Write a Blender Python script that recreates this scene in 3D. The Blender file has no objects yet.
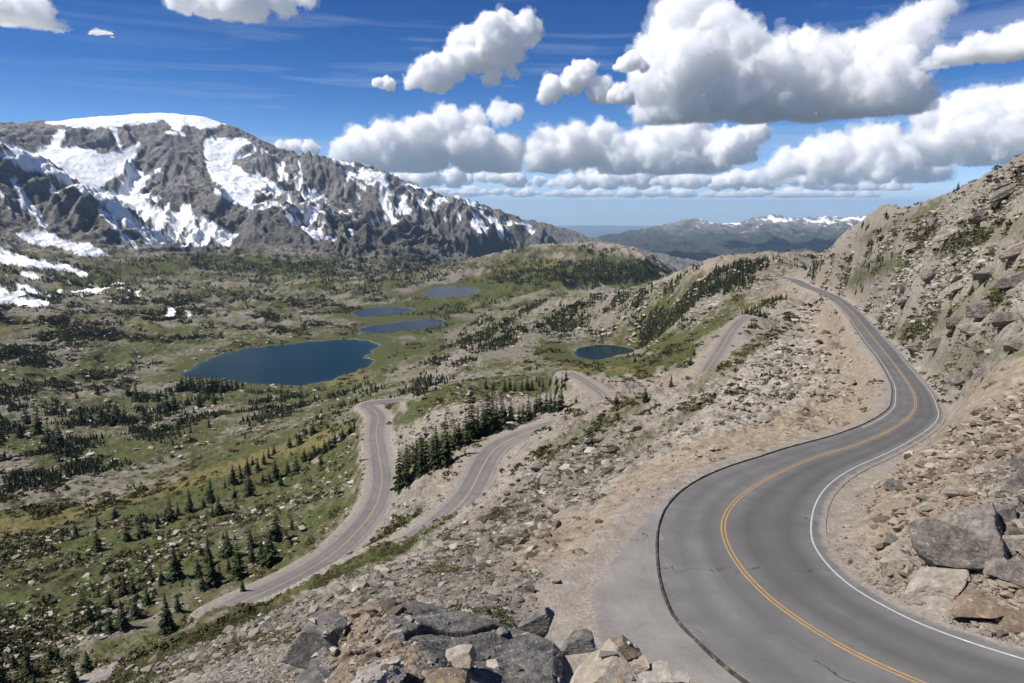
import bpy, bmesh, math, random
import numpy as np
from mathutils import Vector, Matrix

rng = np.random.default_rng(7)
random.seed(7)
SC = bpy.context.scene
COL = SC.collection

# ------------------------------------------------------------------ camera geometry
F = 683.0; CU = 512.0; CV = 341.5; V0 = 208.0
PITCH = math.atan((CV - V0) / F)
CP, SP = math.cos(PITCH), math.sin(PITCH)

def ray(u, v):
    a = (np.asarray(u, float) - CU) / F; b = (CV - np.asarray(v, float)) / F
    return a, CP + b * SP, -SP + b * CP
def azs(u, v):
    x, y, z = ray(u, v)
    return np.arctan2(x, y), z / np.hypot(x, y)
def at_r(u, v, r):
    """point seen at pixel (u, v), r metres away horizontally"""
    az, s = azs(u, v); r = np.asarray(r, float)
    return np.stack([r * np.sin(az), r * np.cos(az), r * s], -1)
def at_z(u, v, z):
    az, s = azs(u, v); r = np.asarray(z, float) / s
    return at_r(u, v, r)
def project(x, y, z):
    d = y * CP - z * SP
    d = np.where(np.abs(d) < 1e-6, 1e-6, d)
    return CU + F * x / d, CV - F * (y * SP + z * CP) / d, d

# ------------------------------------------------------------------ noise (numpy gradient noise)
def _h(ix, iy, iz, seed):
    h = (ix.astype(np.int64) * 374761393 + iy.astype(np.int64) * 668265263 + iz * 2147483647 + seed * 1274126177) & 0xFFFFFFFF
    h = ((h ^ (h >> 13)) * 1274126177) & 0xFFFFFFFF
    return h ^ (h >> 16)
def noise2(x, y, seed=0):
    x0 = np.floor(x); y0 = np.floor(y); fx = x - x0; fy = y - y0
    sx = fx * fx * fx * (fx * (fx * 6 - 15) + 10); sy = fy * fy * fy * (fy * (fy * 6 - 15) + 10)
    def g(dx, dy):
        h = _h(x0 + dx, y0 + dy, 0, seed) & 1023
        a = h * (2 * np.pi / 1024)
        return np.cos(a) * (fx - dx) + np.sin(a) * (fy - dy)
    a = g(0, 0) * (1 - sx) + g(1, 0) * sx; b = g(0, 1) * (1 - sx) + g(1, 1) * sx
    return (a * (1 - sy) + b * sy) * 1.42
def noise3(p, seed=0):
    p0 = np.floor(p); f = p - p0; s = f * f * f * (f * (f * 6 - 15) + 10)
    out = 0.0
    for dx in (0, 1):
        for dy in (0, 1):
            for dz in (0, 1):
                h = _h(p0[:, 0] + dx, p0[:, 1] + dy, (p0[:, 2] + dz).astype(np.int64), seed)
                t = (h & 255) * (2 * np.pi / 256); c = ((h >> 8) & 255) / 127.5 - 1; r = np.sqrt(np.maximum(0, 1 - c * c))
                g = r * np.cos(t) * (f[:, 0] - dx) + r * np.sin(t) * (f[:, 1] - dy) + c * (f[:, 2] - dz)
                w = (s[:, 0] if dx else 1 - s[:, 0]) * (s[:, 1] if dy else 1 - s[:, 1]) * (s[:, 2] if dz else 1 - s[:, 2])
                out = out + g * w
    return out * 1.5
def fbm2(x, y, oct=4, seed=0, gain=0.5):
    a = 1; t = 0; n = 0
    for i in range(oct):
        t = t + a * noise2(x, y, seed + i * 17); n += a; a *= gain
        x, y = x * 1.93 * 0.8 - y * 1.93 * 0.6 + 3.7, x * 1.93 * 0.6 + y * 1.93 * 0.8 - 1.3
    return t / n
def ridged2(x, y, oct=4, seed=0, gain=0.5):
    a = 1; t = 0; n = 0; w = 1.0
    for i in range(oct):
        r = 1 - np.abs(noise2(x, y, seed + i * 31)) * 1.6
        r = np.clip(r, 0, 1) ** 1.5 * w
        w = np.clip(r * 1.6, 0, 1)
        t = t + a * r; n += a; a *= gain
        x, y = x * 2.03 * 0.8 - y * 2.03 * 0.6 + 5.1, x * 2.03 * 0.6 + y * 2.03 * 0.8 + 2.9
    return t / n
def sstep(a, b, x):
    t = np.clip((x - a) / (b - a), 0, 1)
    return t * t * (3 - 2 * t)

# ------------------------------------------------------------------ object helpers
def tag(o, label=None, cat=None, group=None, kind=None):
    if label: o['label'] = label
    if cat: o['category'] = cat
    if group: o['group'] = group
    if kind: o['kind'] = kind
    return o
def link(o, parent=None):
    COL.objects.link(o)
    if parent is not None: o.parent = parent
    return o
def mesh_np(name, verts, faces, smooth=False):
    """verts (n,3); faces (m,k) array or list of such arrays (k fixed within each)"""
    me = bpy.data.meshes.new(name)
    if not isinstance(faces, list): faces = [faces]
    faces = [np.asarray(f, np.int32) for f in faces if len(f)]
    nl = sum(f.size for f in faces); nf = sum(len(f) for f in faces)
    me.vertices.add(len(verts)); me.vertices.foreach_set('co', np.asarray(verts, np.float32).ravel())
    me.loops.add(nl); me.polygons.add(nf)
    me.loops.foreach_set('vertex_index', np.concatenate([f.ravel() for f in faces]))
    tot = np.concatenate([np.full(len(f), f.shape[1], np.int32) for f in faces])
    st = np.concatenate([[0], np.cumsum(tot)[:-1]]).astype(np.int32)
    me.polygons.foreach_set('loop_start', st)
    me.polygons.foreach_set('use_smooth', np.full(nf, smooth, bool))
    me.update(calc_edges=True)
    return me
def obj_np(name, verts, faces, mat=None, smooth=False, parent=None):
    me = mesh_np(name, verts, faces, smooth)
    if mat: me.materials.append(mat)
    return link(bpy.data.objects.new(name, me), parent)
def fattr(me, name, vals):
    a = me.attributes.new(name, 'FLOAT', 'POINT'); a.data.foreach_set('value', np.asarray(vals, np.float32))
def cattr(me, name, vals):
    a = me.attributes.new(name, 'FLOAT_COLOR', 'POINT'); a.data.foreach_set('color', np.asarray(vals, np.float32).ravel())

# ------------------------------------------------------------------ polylines
def catmull(P, n=12):
    P = np.asarray(P, float); out = []
    Q = np.vstack([2 * P[0] - P[1], P, 2 * P[-1] - P[-2]])
    for i in range(len(P) - 1):
        p0, p1, p2, p3 = Q[i:i + 4]
        t0 = 0.0; t1 = t0 + max(np.linalg.norm(p1 - p0), 1e-6) ** .5; t2 = t1 + max(np.linalg.norm(p2 - p1), 1e-6) ** .5; t3 = t2 + max(np.linalg.norm(p3 - p2), 1e-6) ** .5
        for t in np.linspace(t1, t2, n, endpoint=False):
            a1 = (t1 - t) / (t1 - t0) * p0 + (t - t0) / (t1 - t0) * p1; a2 = (t2 - t) / (t2 - t1) * p1 + (t - t1) / (t2 - t1) * p2; a3 = (t3 - t) / (t3 - t2) * p2 + (t - t2) / (t3 - t2) * p3
            b1 = (t2 - t) / (t2 - t0) * a1 + (t - t0) / (t2 - t0) * a2; b2 = (t3 - t) / (t3 - t1) * a2 + (t - t1) / (t3 - t1) * a3
            out.append((t2 - t) / (t2 - t1) * b1 + (t - t1) / (t2 - t1) * b2)
    out.append(P[-1]); return np.array(out)
def resample(P, step):
    d = np.concatenate([[0], np.cumsum(np.linalg.norm(np.diff(P[:, :2], axis=0), axis=1))])
    n = max(2, int(d[-1] / step) + 1); t = np.linspace(0, d[-1], n)
    return np.stack([np.interp(t, d, P[:, k]) for k in range(3)], -1)
def smooth1(a, k):
    if k < 1: return a
    pad = np.concatenate([np.repeat(a[:1], k, 0), a, np.repeat(a[-1:], k, 0)])
    c = np.cumsum(np.concatenate([np.zeros_like(pad[:1]), pad]), axis=0)
    return (c[2 * k + 1:] - c[:-2 * k - 1]) / (2 * k + 1)
def normals2(P):
    t = np.gradient(P[:, :2], axis=0); t /= np.maximum(np.linalg.norm(t, axis=1, keepdims=True), 1e-9)
    return np.stack([-t[:, 1], t[:, 0]], -1)          # to the left of travel
# ------------------------------------------------------------------ ground cover maps (where snow, turf, dirt lie on the land)
QW, QH = 1144, 743                                           # half-open margin of 60 px round the frame
_yy, _xx = np.mgrid[0:QH, 0:QW]; _uu = _xx - 60.0; _vv = _yy - 30.0
def blank(): return np.zeros((QH, QW), np.float32)
def p_poly(M, pts, val=1.0):
    P = np.array(pts, float); lo = P.min(0); hi = P.max(0)
    sl = (slice(max(0, int(lo[1] + 29)), min(QH, int(hi[1] + 33))), slice(max(0, int(lo[0] + 59)), min(QW, int(hi[0] + 63))))
    px = _uu[sl]; py = _vv[sl]; ins = np.zeros(px.shape, bool)
    for i in range(len(P)):
        x1, y1 = P[i]; x2, y2 = P[(i + 1) % len(P)]
        ins ^= ((y1 > py) != (y2 > py)) & (px < (x2 - x1) * (py - y1) / ((y2 - y1) if y2 != y1 else 1e-9) + x1)
    M[sl] = np.where(ins, np.maximum(M[sl], val) if val > 0 else 0, M[sl])
def p_line(M, pts, w, val=1.0):
    P = np.array(pts, float)
    for (x1, y1), (x2, y2) in zip(P[:-1], P[1:]):
        L = max((x2 - x1) ** 2 + (y2 - y1) ** 2, 1e-9); t = np.clip(((_uu - x1) * (x2 - x1) + (_vv - y1) * (y2 - y1)) / L, 0, 1)
        d = np.hypot(_uu - x1 - t * (x2 - x1), _vv - y1 - t * (y2 - y1))
        k = np.clip(1 - (d - w * .6) / max(w * .8, 1), 0, 1) * val
        np.maximum(M, k, out=M) if val > 0 else np.minimum(M, 1 + np.clip(1 - (d - w * .6) / max(w * .8, 1), 0, 1) * val, out=M)
def p_blob(M, u, v, ru, rv, rot=0.0, val=1.0):
    c, s = math.cos(math.radians(rot)), math.sin(math.radians(rot))
    x = ((_uu - u) * c + (_vv - v) * s) / ru; y = (-(_uu - u) * s + (_vv - v) * c) / rv
    np.maximum(M, val * np.clip(1.35 - np.hypot(x, y), 0, 1).astype(np.float32), out=M)
def blur(M, k):
    for ax in (0, 1):
        M = np.moveaxis(smooth1(np.moveaxis(M, ax, 0), k), 0, ax)
    return M
def z1(pts, ox=0, oy=100, k=2.97): return [(ox + x / k, oy + y / k) for x, y in pts]

SNOW = blank()
for P in ([(120, 66), (200, 40), (250, 20), (480, 0), (600, 10), (690, 60), (655, 78), (600, 88), (560, 72), (520, 92), (490, 52), (450, 66), (380, 77), (300, 82), (230, 87), (200, 77)],
          [(0, 130), (90, 158), (150, 140), (170, 90), (200, 85), (180, 140), (250, 140), (300, 160), (370, 148), (412, 128), (402, 172), (370, 210), (330, 240), (280, 272), (230, 262), (150, 240), (60, 200), (-60, 190), (-60, 130)],
          [(600, 150), (625, 135), (660, 110), (700, 110), (750, 125), (705, 150), (690, 185), (740, 220), (820, 240), (850, 275), (790, 262), (760, 268), (745, 310), (690, 292), (645, 250), (615, 200)],
          [(40, 395), (130, 383), (200, 420), (260, 425), (320, 458), (250, 466), (180, 436), (90, 428)],
          [(-60, 420), (0, 440), (60, 462), (150, 486), (220, 498), (285, 527), (200, 508), (100, 498), (0, 482), (-60, 470)],
          [(-60, 540), (0, 552), (40, 584), (100, 588), (157, 600), (130, 616), (60, 606), (-60, 604)],
          [(60, 508), (130, 524), (128, 534), (70, 524)], [(30, 540), (90, 552), (60, 560)], [(500, 606), (528, 628), (510, 650), (488, 640)], [(545, 625), (570, 632), (560, 645)]):
    p_poly(SNOW, z1(P))
for P, w in (([(490, 52), (550, 104)], 4), ([(40, 240), (72, 292), (132, 372)], 5), ([(300, 330), (345, 375), (408, 442)], 4), ([(395, 345), (450, 402), (520, 440)], 4), ([(425, 235), (380, 300)], 5), ([(470, 205), (400, 262)], 4), ([(300, 275), (420, 302)], 7), ([(410, 318), (490, 345), (565, 358)], 4),
             ([(430, 335), (520, 372)], 3), ([(190, 255), (260, 300), (320, 340)], 4), ([(60, 295), (75, 325)], 3), ([(0, 270), (15, 290)], 4), ([(890, 180), (900, 250)], 3), ([(915, 275), (920, 300)], 3), ([(840, 185), (835, 240)], 3), ([(360, 330), (400, 345)], 4), ([(150, 465), (240, 520)], 3), ([(930, 400), (1000, 415)], 3), ([(800, 300), (900, 335)], 3), ([(640, 270), (700, 300), (750, 315)], 6), ([(520, 100), (500, 95)], 4),
             ([(330, 80), (350, 110), (360, 150)], 3), ([(430, 400), (470, 425), (600, 450)], 2.5), ([(540, 385), (600, 400), (630, 435)], 2.5)):
    p_line(SNOW, z1(P), w / 2.0)
for P, w in (([(185, 130), (245, 140), (250, 172)], 12), ([(260, 190), (330, 200)], 3), ([(300, 205), (322, 240)], 7), ([(140, 132), (190, 172)], 4), ([(400, 160), (500, 215)], 4), ([(530, 240), (575, 275)], 4), ([(640, 275), (690, 286)], 3), ([(262, 250), (282, 276)], 5), ([(330, 205), (400, 240)], 3), ([(500, 216), (560, 232)], 3), ([(20, 190), (60, 230)], 4), ([(270, 115), (290, 130)], 4), ([(100, 90), (160, 100)], 4), ([(40, 240), (100, 250)], 3)):
    p_line(SNOW, z1(P, 300, 130), w / 2.4)
for P, w in (([(245, 213), (330, 222)], 6), ([(400, 210), (440, 214)], 10), ([(480, 212), (545, 216)], 7), ([(570, 209), (655, 210)], 8), ([(700, 212), (900, 220)], 6)):
    p_line(SNOW, z1(P, 600, 130, 2.356), w / 4.2, .9)
PATCHY = blank()                                             # broken snow between the big fields
p_poly(PATCHY, [(-60, 140), (0, 145), (130, 150), (150, 190), (235, 230), (230, 250), (150, 245), (100, 205), (60, 180), (0, 160)], .62)
p_poly(PATCHY, [(195, 140), (250, 138), (300, 175), (330, 205), (420, 215), (320, 240), (270, 215), (215, 190)], .50)
p_poly(PATCHY, [(-60, 250), (0, 255), (100, 270), (160, 295), (100, 312), (0, 322), (-60, 320)], .38)
p_poly(PATCHY, [(330, 160), (420, 185), (500, 215), (570, 240), (480, 235), (400, 215), (340, 195)], .46)
p_poly(PATCHY, [(690, 214), (880, 210), (1000, 215), (1000, 225), (850, 225), (700, 226)], .36)
SNOW = blur(SNOW, 1); PATCHY = blur(PATCHY, 6)

def look(M, u, v): return bilin(M, np.clip(u, -59, 1083) + 60, np.clip(v, -29, 712) + 30)

SNOWB = blank()                                              # the near buttress on the left carries only these
for P, w in (([(40, 240), (72, 292), (132, 372)], 5), ([(300, 330), (345, 375), (408, 442)], 4), ([(60, 295), (75, 325)], 3), ([(0, 270), (15, 290)], 4), ([(20, 300), (35, 330)], 2.5), ([(150, 250), (185, 300)], 2.0)): p_line(SNOWB, z1(P), w / 2.0)
for P in ([(40, 395), (130, 383), (200, 420), (260, 425), (320, 458), (250, 466), (180, 436), (90, 428)], [(-60, 420), (0, 440), (60, 462), (150, 486), (220, 498), (285, 527), (200, 508), (100, 498), (0, 482), (-60, 470)]): p_poly(SNOWB, z1(P))
SNOWB = blur(SNOWB, 1)
def snow_at(u, v, r, az): return np.where((r > 2300) & (r < 3480) & (az < -.40), look(SNOWB, u, v), look(SNOW, u, v))
# ------------------------------------------------------------------ roads (centre lines: pixel + height -> world)
def road_from(px, step=1.0, sm=4):
    P = np.array([at_z(u, v, z) for u, v, z in px]); Q = resample(catmull(P, 14), step)
    Q[:, 2] = smooth1(Q[:, 2], 8)
    for k in (0, 1): Q[:, k] = smooth1(Q[:, k], sm)
    return Q
MAIN = [(1130, 745, -17.6), (1020, 716, -18.0), (909, 681, -18.4), (857, 654.5, -18.7), (795, 619, -19.2), (751, 583, -19.8), (725, 542, -20.5), (721.6, 524, -20.9), (733, 503, -21.6), (764, 480, -22.6),
        (810.5, 459, -24.3), (862, 442.6, -26.4), (898, 425.6, -28.8), (914, 410, -31.0), (914, 394.6, -33.6), (903.5, 376.5, -37.2), (885.5, 353, -42.0), (867, 330, -46.5), (852, 312, -49.6), (838, 300, -51.4), (821, 291.5, -52.6), (806, 286, -53.3), (793, 279.5, -53.8), (780, 277.2, -54.6)]
CURB = [(745, 715), (707, 676), (684, 637), (671, 599), (664, 557), (667, 521), (684, 490), (717.5, 467), (764, 451), (816, 439.5), (857, 428), (883, 415), (892.5, 402), (892, 387), (883, 366), (870.5, 345.5), (860, 331)]
WHITE = [(1100, 683), (1024, 657), (960, 635), (898, 604), (852, 575.5), (823.5, 547), (814, 526), (821, 506), (847, 482.5), (883, 464), (914, 446), (934.6, 428), (938.5, 413), (929, 392), (914, 371), (896, 348), (878, 330), (862, 313)]
main_c = road_from(MAIN, 1.0, 3)
nm = normals2(main_c)
def side_offset(px, sign, tail):
    zi = [main_c[np.argmin((lambda U: (U[0] - u) ** 2 + (U[1] - v) ** 2)(project(*main_c.T))), 2] for u, v in px]
    W = resample(catmull(np.array([at_z(u, v, z) for (u, v), z in zip(px, zi)]), 14), 0.5)
    out = []
    for p, n in zip(main_c, nm):
        d = W[:, :2] - p[:2]; al = d @ n * sign; ac = np.abs(d[:, 0] * n[1] - d[:, 1] * n[0])
        ok = (ac < 0.8) & (al > 1.5) & (al < 9)
        out.append(al[ok].min() if ok.any() else np.nan)
    out = np.array(out); i = np.arange(len(out)); g = ~np.isnan(out)
    out[main_c[:, 1] > 240] = np.nan; g = ~np.isnan(out)
    o = np.interp(i, i[g], out[g]); far = np.hypot(main_c[:, 0], main_c[:, 1])
    o = o * (1 - sstep(180, 260, far)) + tail * sstep(180, 260, far)
    return smooth1(o, 6)
# travel runs from near to far: left of travel is the outer (curb) side
off_l = side_offset(CURB, 1, 3.6); off_r = side_offset(WHITE, -1, 3.5)
MID = [(30, 720, -89), (123, 677, -86.5), (202, 643, -84.0), (300, 598, -80.0), (372, 560, -77.2), (400, 547, -76.0), (437, 524, -74.2), (466, 497, -72.0), (481, 470, -70.2), (494, 449, -68.4), (515, 437, -67.0), (540, 428.5, -65.8), (563, 421, -64.6),
       (588, 412, -63.8), (603, 404, -63.2), (605, 396.5, -62.7), (596, 388.5, -62.2), (586, 382, -61.8), (577, 376, -61.4), (566, 371.5, -61.0)]
TRACK = [(612, 391, -62.2), (640, 384, -61.2), (672, 380, -60.3), (698, 375, -59.6), (706, 371, -59.4)]
UPPER = [(700, 379, -59.8), (706, 371, -59.3), (713, 361, -58.8), (722, 347, -57.9), (730, 333, -57.1), (738, 323, -56.4), (748, 315.5, -55.8)]
LOW = [(216, 615, -88.5), (238, 603.5, -88.6), (286, 582, -89.3), (330, 556, -90.6), (360, 528, -92.2), (376, 505, -93.6), (382, 480, -95.0), (379, 455, -96.6), (376, 432, -98.0), (378, 416, -99.2), (372, 408.5, -100.2), (366, 405, -100.8), (375, 402.3, -101.4), (392, 401, -102.0), (408, 400, -102.6)]
up_c = road_from(UPPER, 1.5, 3); track_c = road_from(TRACK, 1.5, 3); mid_c = road_from(MID, 1.5, 3); mid_all = np.vstack([mid_c, up_c]); HW2 = np.concatenate([4.4 - 2.4 * sstep(545, 585, project(*mid_c.T)[0]), np.full(len(up_c), 2.4)]); low_c = road_from(LOW, 1.5, 3)

# ------------------------------------------------------------------ lakes
def lake_poly(px, z, n=12):
    P = np.array([at_z(u, v, z) for u, v in px]); P = np.vstack([P, P[:1]])
    Q = catmull(P, n)[:-1]; d = np.gradient(Q[:, :2], axis=0); d /= np.linalg.norm(d, axis=1, keepdims=True); sz = np.ptp(Q[:, 0])
    w = sz * (.030 * noise2(Q[:, 0] / sz * 9, Q[:, 1] / sz * 9, 91) + .014 * noise2(Q[:, 0] / sz * 26, Q[:, 1] / sz * 26, 92)); Q[:, 0] += d[:, 1] * w; Q[:, 1] -= d[:, 0] * w
    return Q
LAKES = {
 'big': (lake_poly([(182, 376), (192, 367), (212, 358), (238, 350), (262, 346.5), (300, 343), (330, 340), (352, 339.3), (368, 341), (378, 345.5), (371, 351), (367, 357), (371, 362.5), (365, 368), (348, 374), (330, 380), (312, 384.5), (290, 386), (262, 384.5), (238, 382), (214, 380)], -192.0), -192.0),
 'small': (lake_poly([(573, 353), (580, 348), (593, 345.5), (610, 345), (625, 347), (637, 351), (638, 354.5), (628, 358), (612, 360.5), (594, 360), (580, 357.5)], -135.0), -135.0),
 'far': (lake_poly([(422, 292.5), (432, 288.5), (446, 286.3), (462, 286), (474, 288), (480, 291), (472, 294), (458, 296.5), (440, 298), (428, 296.5)], -195.0), -195.0),
 'north': (lake_poly([(352, 312.5), (362, 309), (378, 307.5), (395, 307), (408, 308), (416, 310.5), (406, 314), (390, 316.5), (372, 317.5), (358, 316.5)], -194.0), -194.0),
 'reedy': (lake_poly([(358, 329), (372, 325.5), (392, 323), (412, 320.5), (428, 318.5), (442, 320), (444, 324), (432, 327.5), (416, 330), (398, 331), (384, 333), (366, 333)], -193.0), -193.0),
}

# ------------------------------------------------------------------ terrain control points
K = []                                                       # (az, ln r, s = z / r)
def cp(u, v, r): a, s = azs(u, v); K.append((float(a), math.log(r), float(s)))
def cz(u, v, z): a, s = azs(u, v); K.append((float(a), math.log(z / float(s)), float(s)))
def ca(azd, r, z): K.append((math.radians(azd), math.log(r), z / r))
def dens(L, n=4):
    """points between the given ones, so that a crest runs straight from point to point"""
    L = np.array(L, float); t = np.arange(len(L)); tt = np.linspace(0, len(L) - 1, (len(L) - 1) * n + 1)
    return [(float(np.interp(x, t, L[:, 0])), float(np.interp(x, t, L[:, 1])), float(np.exp(np.interp(x, t, np.log(L[:, 2]))))) for x in tt]
def hump(u, v, z, k=.94):
    a, s = azs(u, v); K.append((float(a), math.log(z / float(s) * k), float(s)))
for a in (-58, -35, -12, 12, 35, 58):
    ca(a, 2.4, -2.9)
for a, zs in ((-58, (-4.6, -8.8, -18.5, -36, -66)), (-42, (-4.4, -8.6, -18.2, -35.5, -64)), (-30, (-4.3, -8.5, -17.6, -35, None))):
    for r, z in zip((6, 12, 26, 52, 90), zs):
        if z: ca(a, r, z)
for u, v, r in [(300, 690, 5.6), (400, 680, 5.8), (500, 680, 6.0), (580, 700, 7.0), (660, 730, 8.5), (560, 690, 16), (630, 695, 18), (700, 720, 18), (800, 760, 16), (900, 790, 14),
        (400, 640, 12), (330, 640, 13), (470, 645, 14), (500, 628, 24),
        (130, 683, 30), (200, 668, 31), (250, 645, 36), (300, 613, 55), (345, 590, 66), (400, 565, 78), (440, 542, 90), (350, 615, 36), (430, 590, 40), (480, 600, 30), (480, 560, 58), (500, 520, 92), (530, 495, 104),
        (525, 570, 44), (560, 520, 68), (600, 470, 92), (650, 430, 118), (560, 450, 138), (600, 430, 150), (640, 405, 170), (700, 400, 150), (760, 370, 226), (780, 335, 335), (820, 372, 205), (830, 335, 300), (850, 365, 225), (860, 400, 140), (700, 440, 90), (780, 422, 103), (790, 300, 460), (760, 318, 385),
        (960, 560, 36), (1024, 560, 36.5), (1000, 480, 44), (1100, 560, 37), (1100, 420, 60), (960, 480, 52), (935, 490, 55), (962, 440, 70), (1000, 400, 74), (962, 400, 105), (962, 362, 140), (1024, 350, 92), (1024, 270, 130), (985, 320, 128), (960, 300, 185), (950, 250, 235), (920, 320, 225), (905, 330, 255), (900, 290, 295), (890, 250, 350), (850, 296, 430), (840, 268, 465), (820, 280, 510)]:
    cp(u, v, r)
# crest of the hillside, with its far side falling away
for u, v, r in dens([(1180, 60, 190), (1100, 110, 200), (1024, 157, 220), (985, 175, 262), (950, 191, 315), (910, 206, 375), (870, 222, 440), (840, 240, 500), (815, 260, 560)], 5):
    cp(u, v, r); a, s = azs(u, v)
    if u > 860:
     for k, dz in ((1.35, -0.10), (2.2, -0.22), (5, -0.27)):
         K.append((float(a), math.log(r * k), min(float(s), 0.02) + dz))
cp(800, 281, 555)
for u, v, z in [(556, 420, -64.8), (570, 413, -64.2), (582, 406, -63.8), (592, 401, -63.4), (702, 372, -59.4), (708, 366, -59.2), (715, 356, -58.8), (697, 377, -59.6)]: hump(u, v, z)
# low swells that half hide the lower roads
for u, v, r in [(362, 556, 121), (340, 566, 119), (315, 578, 117), (285, 594, 114), (255, 609, 111), (228, 626, 108), (195, 650, 104), (150, 674, 100), (100, 700, 98), (40, 728, 96)]: cp(u, v, r)
for u, v, r in [(225, 608, 128), (205, 617, 127), (180, 630, 126), (150, 645, 126)]: cp(u, v, r)
# wooded hill beyond the saddle and its rocky spur
for u, v, r in dens([(850, 252, 760), (818, 253, 760), (778, 254.5, 740), (750, 255, 720), (727, 257.5, 700), (693, 268, 670), (664, 281, 700), (640, 291, 730), (600, 297, 790), (565, 300, 800), (535, 304, 860), (490, 316, 930), (455, 335, 930), (430, 354, 850)], 3):
    cp(u, v, r); a, s = azs(u, v)
    K.append((float(a), math.log(r * 1.22), float(s) - 0.035))
    if u > 640: K.append((float(a), math.log(r * 2.4), float(s) - 0.10))
for u, v, r in [(770, 283, 560), (720, 290, 590), (700, 320, 520), (670, 340, 520), (640, 330, 655), (605, 320, 730), (560, 330, 770), (520, 345, 720), (480, 365, 610), (440, 385, 480), (410, 392, 420), (560, 362, 540), (560, 385, 320), (600, 368, 420), (640, 362, 440), (680, 352, 400), (640, 390, 232), (445, 397, 290), (470, 412, 240), (420, 430, 240), (410, 470, 200), (430, 450, 196), (500, 395, 300), (540, 405, 250)]:
    cp(u, v, r)
# valley floor on the lower side
for u, v, r in [(300, 400, 640), (250, 420, 560), (200, 450, 480), (100, 470, 480), (0, 500, 410), (-90, 520, 400), (300, 430, 430), (330, 420, 440), (345, 440, 330), (300, 470, 330), (250, 500, 300), (180, 540, 262), (150, 560, 246), (80, 600, 218), (50, 620, 204), (0, 650, 186), (0, 560, 300), (-90, 640, 190), (-90, 580, 290), (0, 450, 580), (0, 400, 780), (-90, 400, 780), (100, 400, 780), (100, 350, 1050), (0, 350, 1050), (200, 330, 1180), (0, 315, 1300), (100, 305, 1500), (200, 300, 1620), (200, 270, 2450), (300, 305, 1500), (300, 272, 2350), (250, 335, 1080), (330, 330, 1150), (400, 275, 2000), (520, 276, 1900), (560, 278, 1750), (620, 287, 1250), (560, 292, 1300), (500, 300, 1400), (380, 350, 900), (390, 365, 760)]:
    cp(u, v, r)
# rounded hill and the drop behind it
for u, v, r in [(455, 266, 2050), (480, 262, 2050), (505, 254, 2120), (535, 247, 2200), (560, 244, 2260), (600, 244, 2300), (640, 253, 2260), (672, 268, 2150)]:
    cp(u, v, r); a, s = azs(u, v); K.append((float(a), math.log(r * 1.3), float(s) - 0.05)); 
    if u > 500: K.append((float(a), math.log(r * 2.0), float(s) - 0.09))
for u, v, r in [(480, 272, 1960), (560, 265, 1980), (640, 268, 1900), (560, 253, 2100)]: cp(u, v, r)
# snowy massif
for u, v, r in dens([(-140, 120, 5400), (-60, 125, 5400), (0, 121, 5500), (40, 123, 5500), (100, 117.5, 5600), (162, 113, 5650), (202, 116, 5700), (222, 123.5, 5600), (236, 132, 5400), (256, 139, 5300), (279, 150, 5200), (303, 153.5, 5100), (320, 152, 5000), (334, 158.5, 5000), (357, 159.5, 5000), (377, 167, 5000), (411, 179, 5000), (441, 192, 5100), (472, 204, 5200), (502, 214, 5400), (515, 221, 5500)], 3) + dens([(526, 222, 8000), (536, 219, 8200), (556, 226, 8400), (579, 235, 8600)], 2):
    cp(u, v, r); a, s = azs(u, v); K.append((float(a), math.log(r * 1.3), float(s) - 0.06))
for u, v, r in [(-90, 255, 2300), (-90, 200, 2800), (-90, 165, 3100), (0, 164, 3150), (20, 175, 3150), (50, 184, 3120), (77, 194, 3050), (101, 211, 2950), (125, 238, 2800), (17, 235, 2750), (50, 231, 2850), (74, 241, 2750), (114, 249, 2700), (0, 252, 2350), (34, 266, 2250), (0, 280, 1900), (50, 297, 1750), (-90, 300, 1650), (130, 262, 2500),
        (0, 160, 4100), (60, 180, 4050), (110, 205, 3900), (40, 150, 4900), (100, 150, 4900), (130, 190, 4500), (170, 240, 3300), (215, 250, 2900),
        (140, 165, 4900), (195, 163, 4550), (165, 187, 4300), (148, 205, 3900), (180, 192, 4100), (215, 196, 3850), (256, 211, 3500), (285, 222, 3300), (230, 222, 3450), (250, 240, 3050), (230, 165, 4900), (245, 195, 4100), (290, 200, 4000), (320, 220, 3500), (300, 242, 3000), (350, 255, 2900), (360, 200, 4300), (400, 220, 4000), (350, 235, 3300), (440, 262, 2900), (450, 225, 4300), (440, 245, 3500), (490, 240, 4300), (520, 240, 4700), (480, 258, 3300), (545, 250, 4600), (570, 244, 7600), (600, 245, 7600)]:
    cp(u, v, r)
# far range and the plain
for u, v, r in dens([(600, 238, 15000), (642, 230, 15500), (672, 225, 15500), (691, 220, 15500), (702, 221, 15500), (723, 227, 16000), (757, 220, 16500), (776, 215, 17000), (791, 220, 17000), (812, 218, 17000), (838, 219.5, 17000), (863, 216.5, 17500), (880, 218, 17500), (960, 217, 17500), (1100, 217, 17500)], 2):
    cp(u, v, r); a, s = azs(u, v); K.append((float(a), math.log(r * 1.35), float(s) - 0.03))
for u, v, r in [(620, 248, 11500), (660, 252, 10500), (720, 256, 10500), (780, 258, 10500), (840, 258, 10500), (900, 258, 10500), (700, 240, 13000), (800, 238, 13500), (860, 240, 13500)]: cp(u, v, r)
for a in (-58, -40, -20, 0, 6, 12, 25, 40, 58):
    for r in (32000, 45000, 70000): ca(a, r, -1720 if r > 33000 else -1640)
for a in (-58, -40, -25): ca(a, 12000, -900)
for a in (2, 5): ca(a, 14000, -1180); ca(a, 20000, -1500)
for a in (8, 12, 20, 30, 45, 58): ca(a, 26000, -1500)
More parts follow.
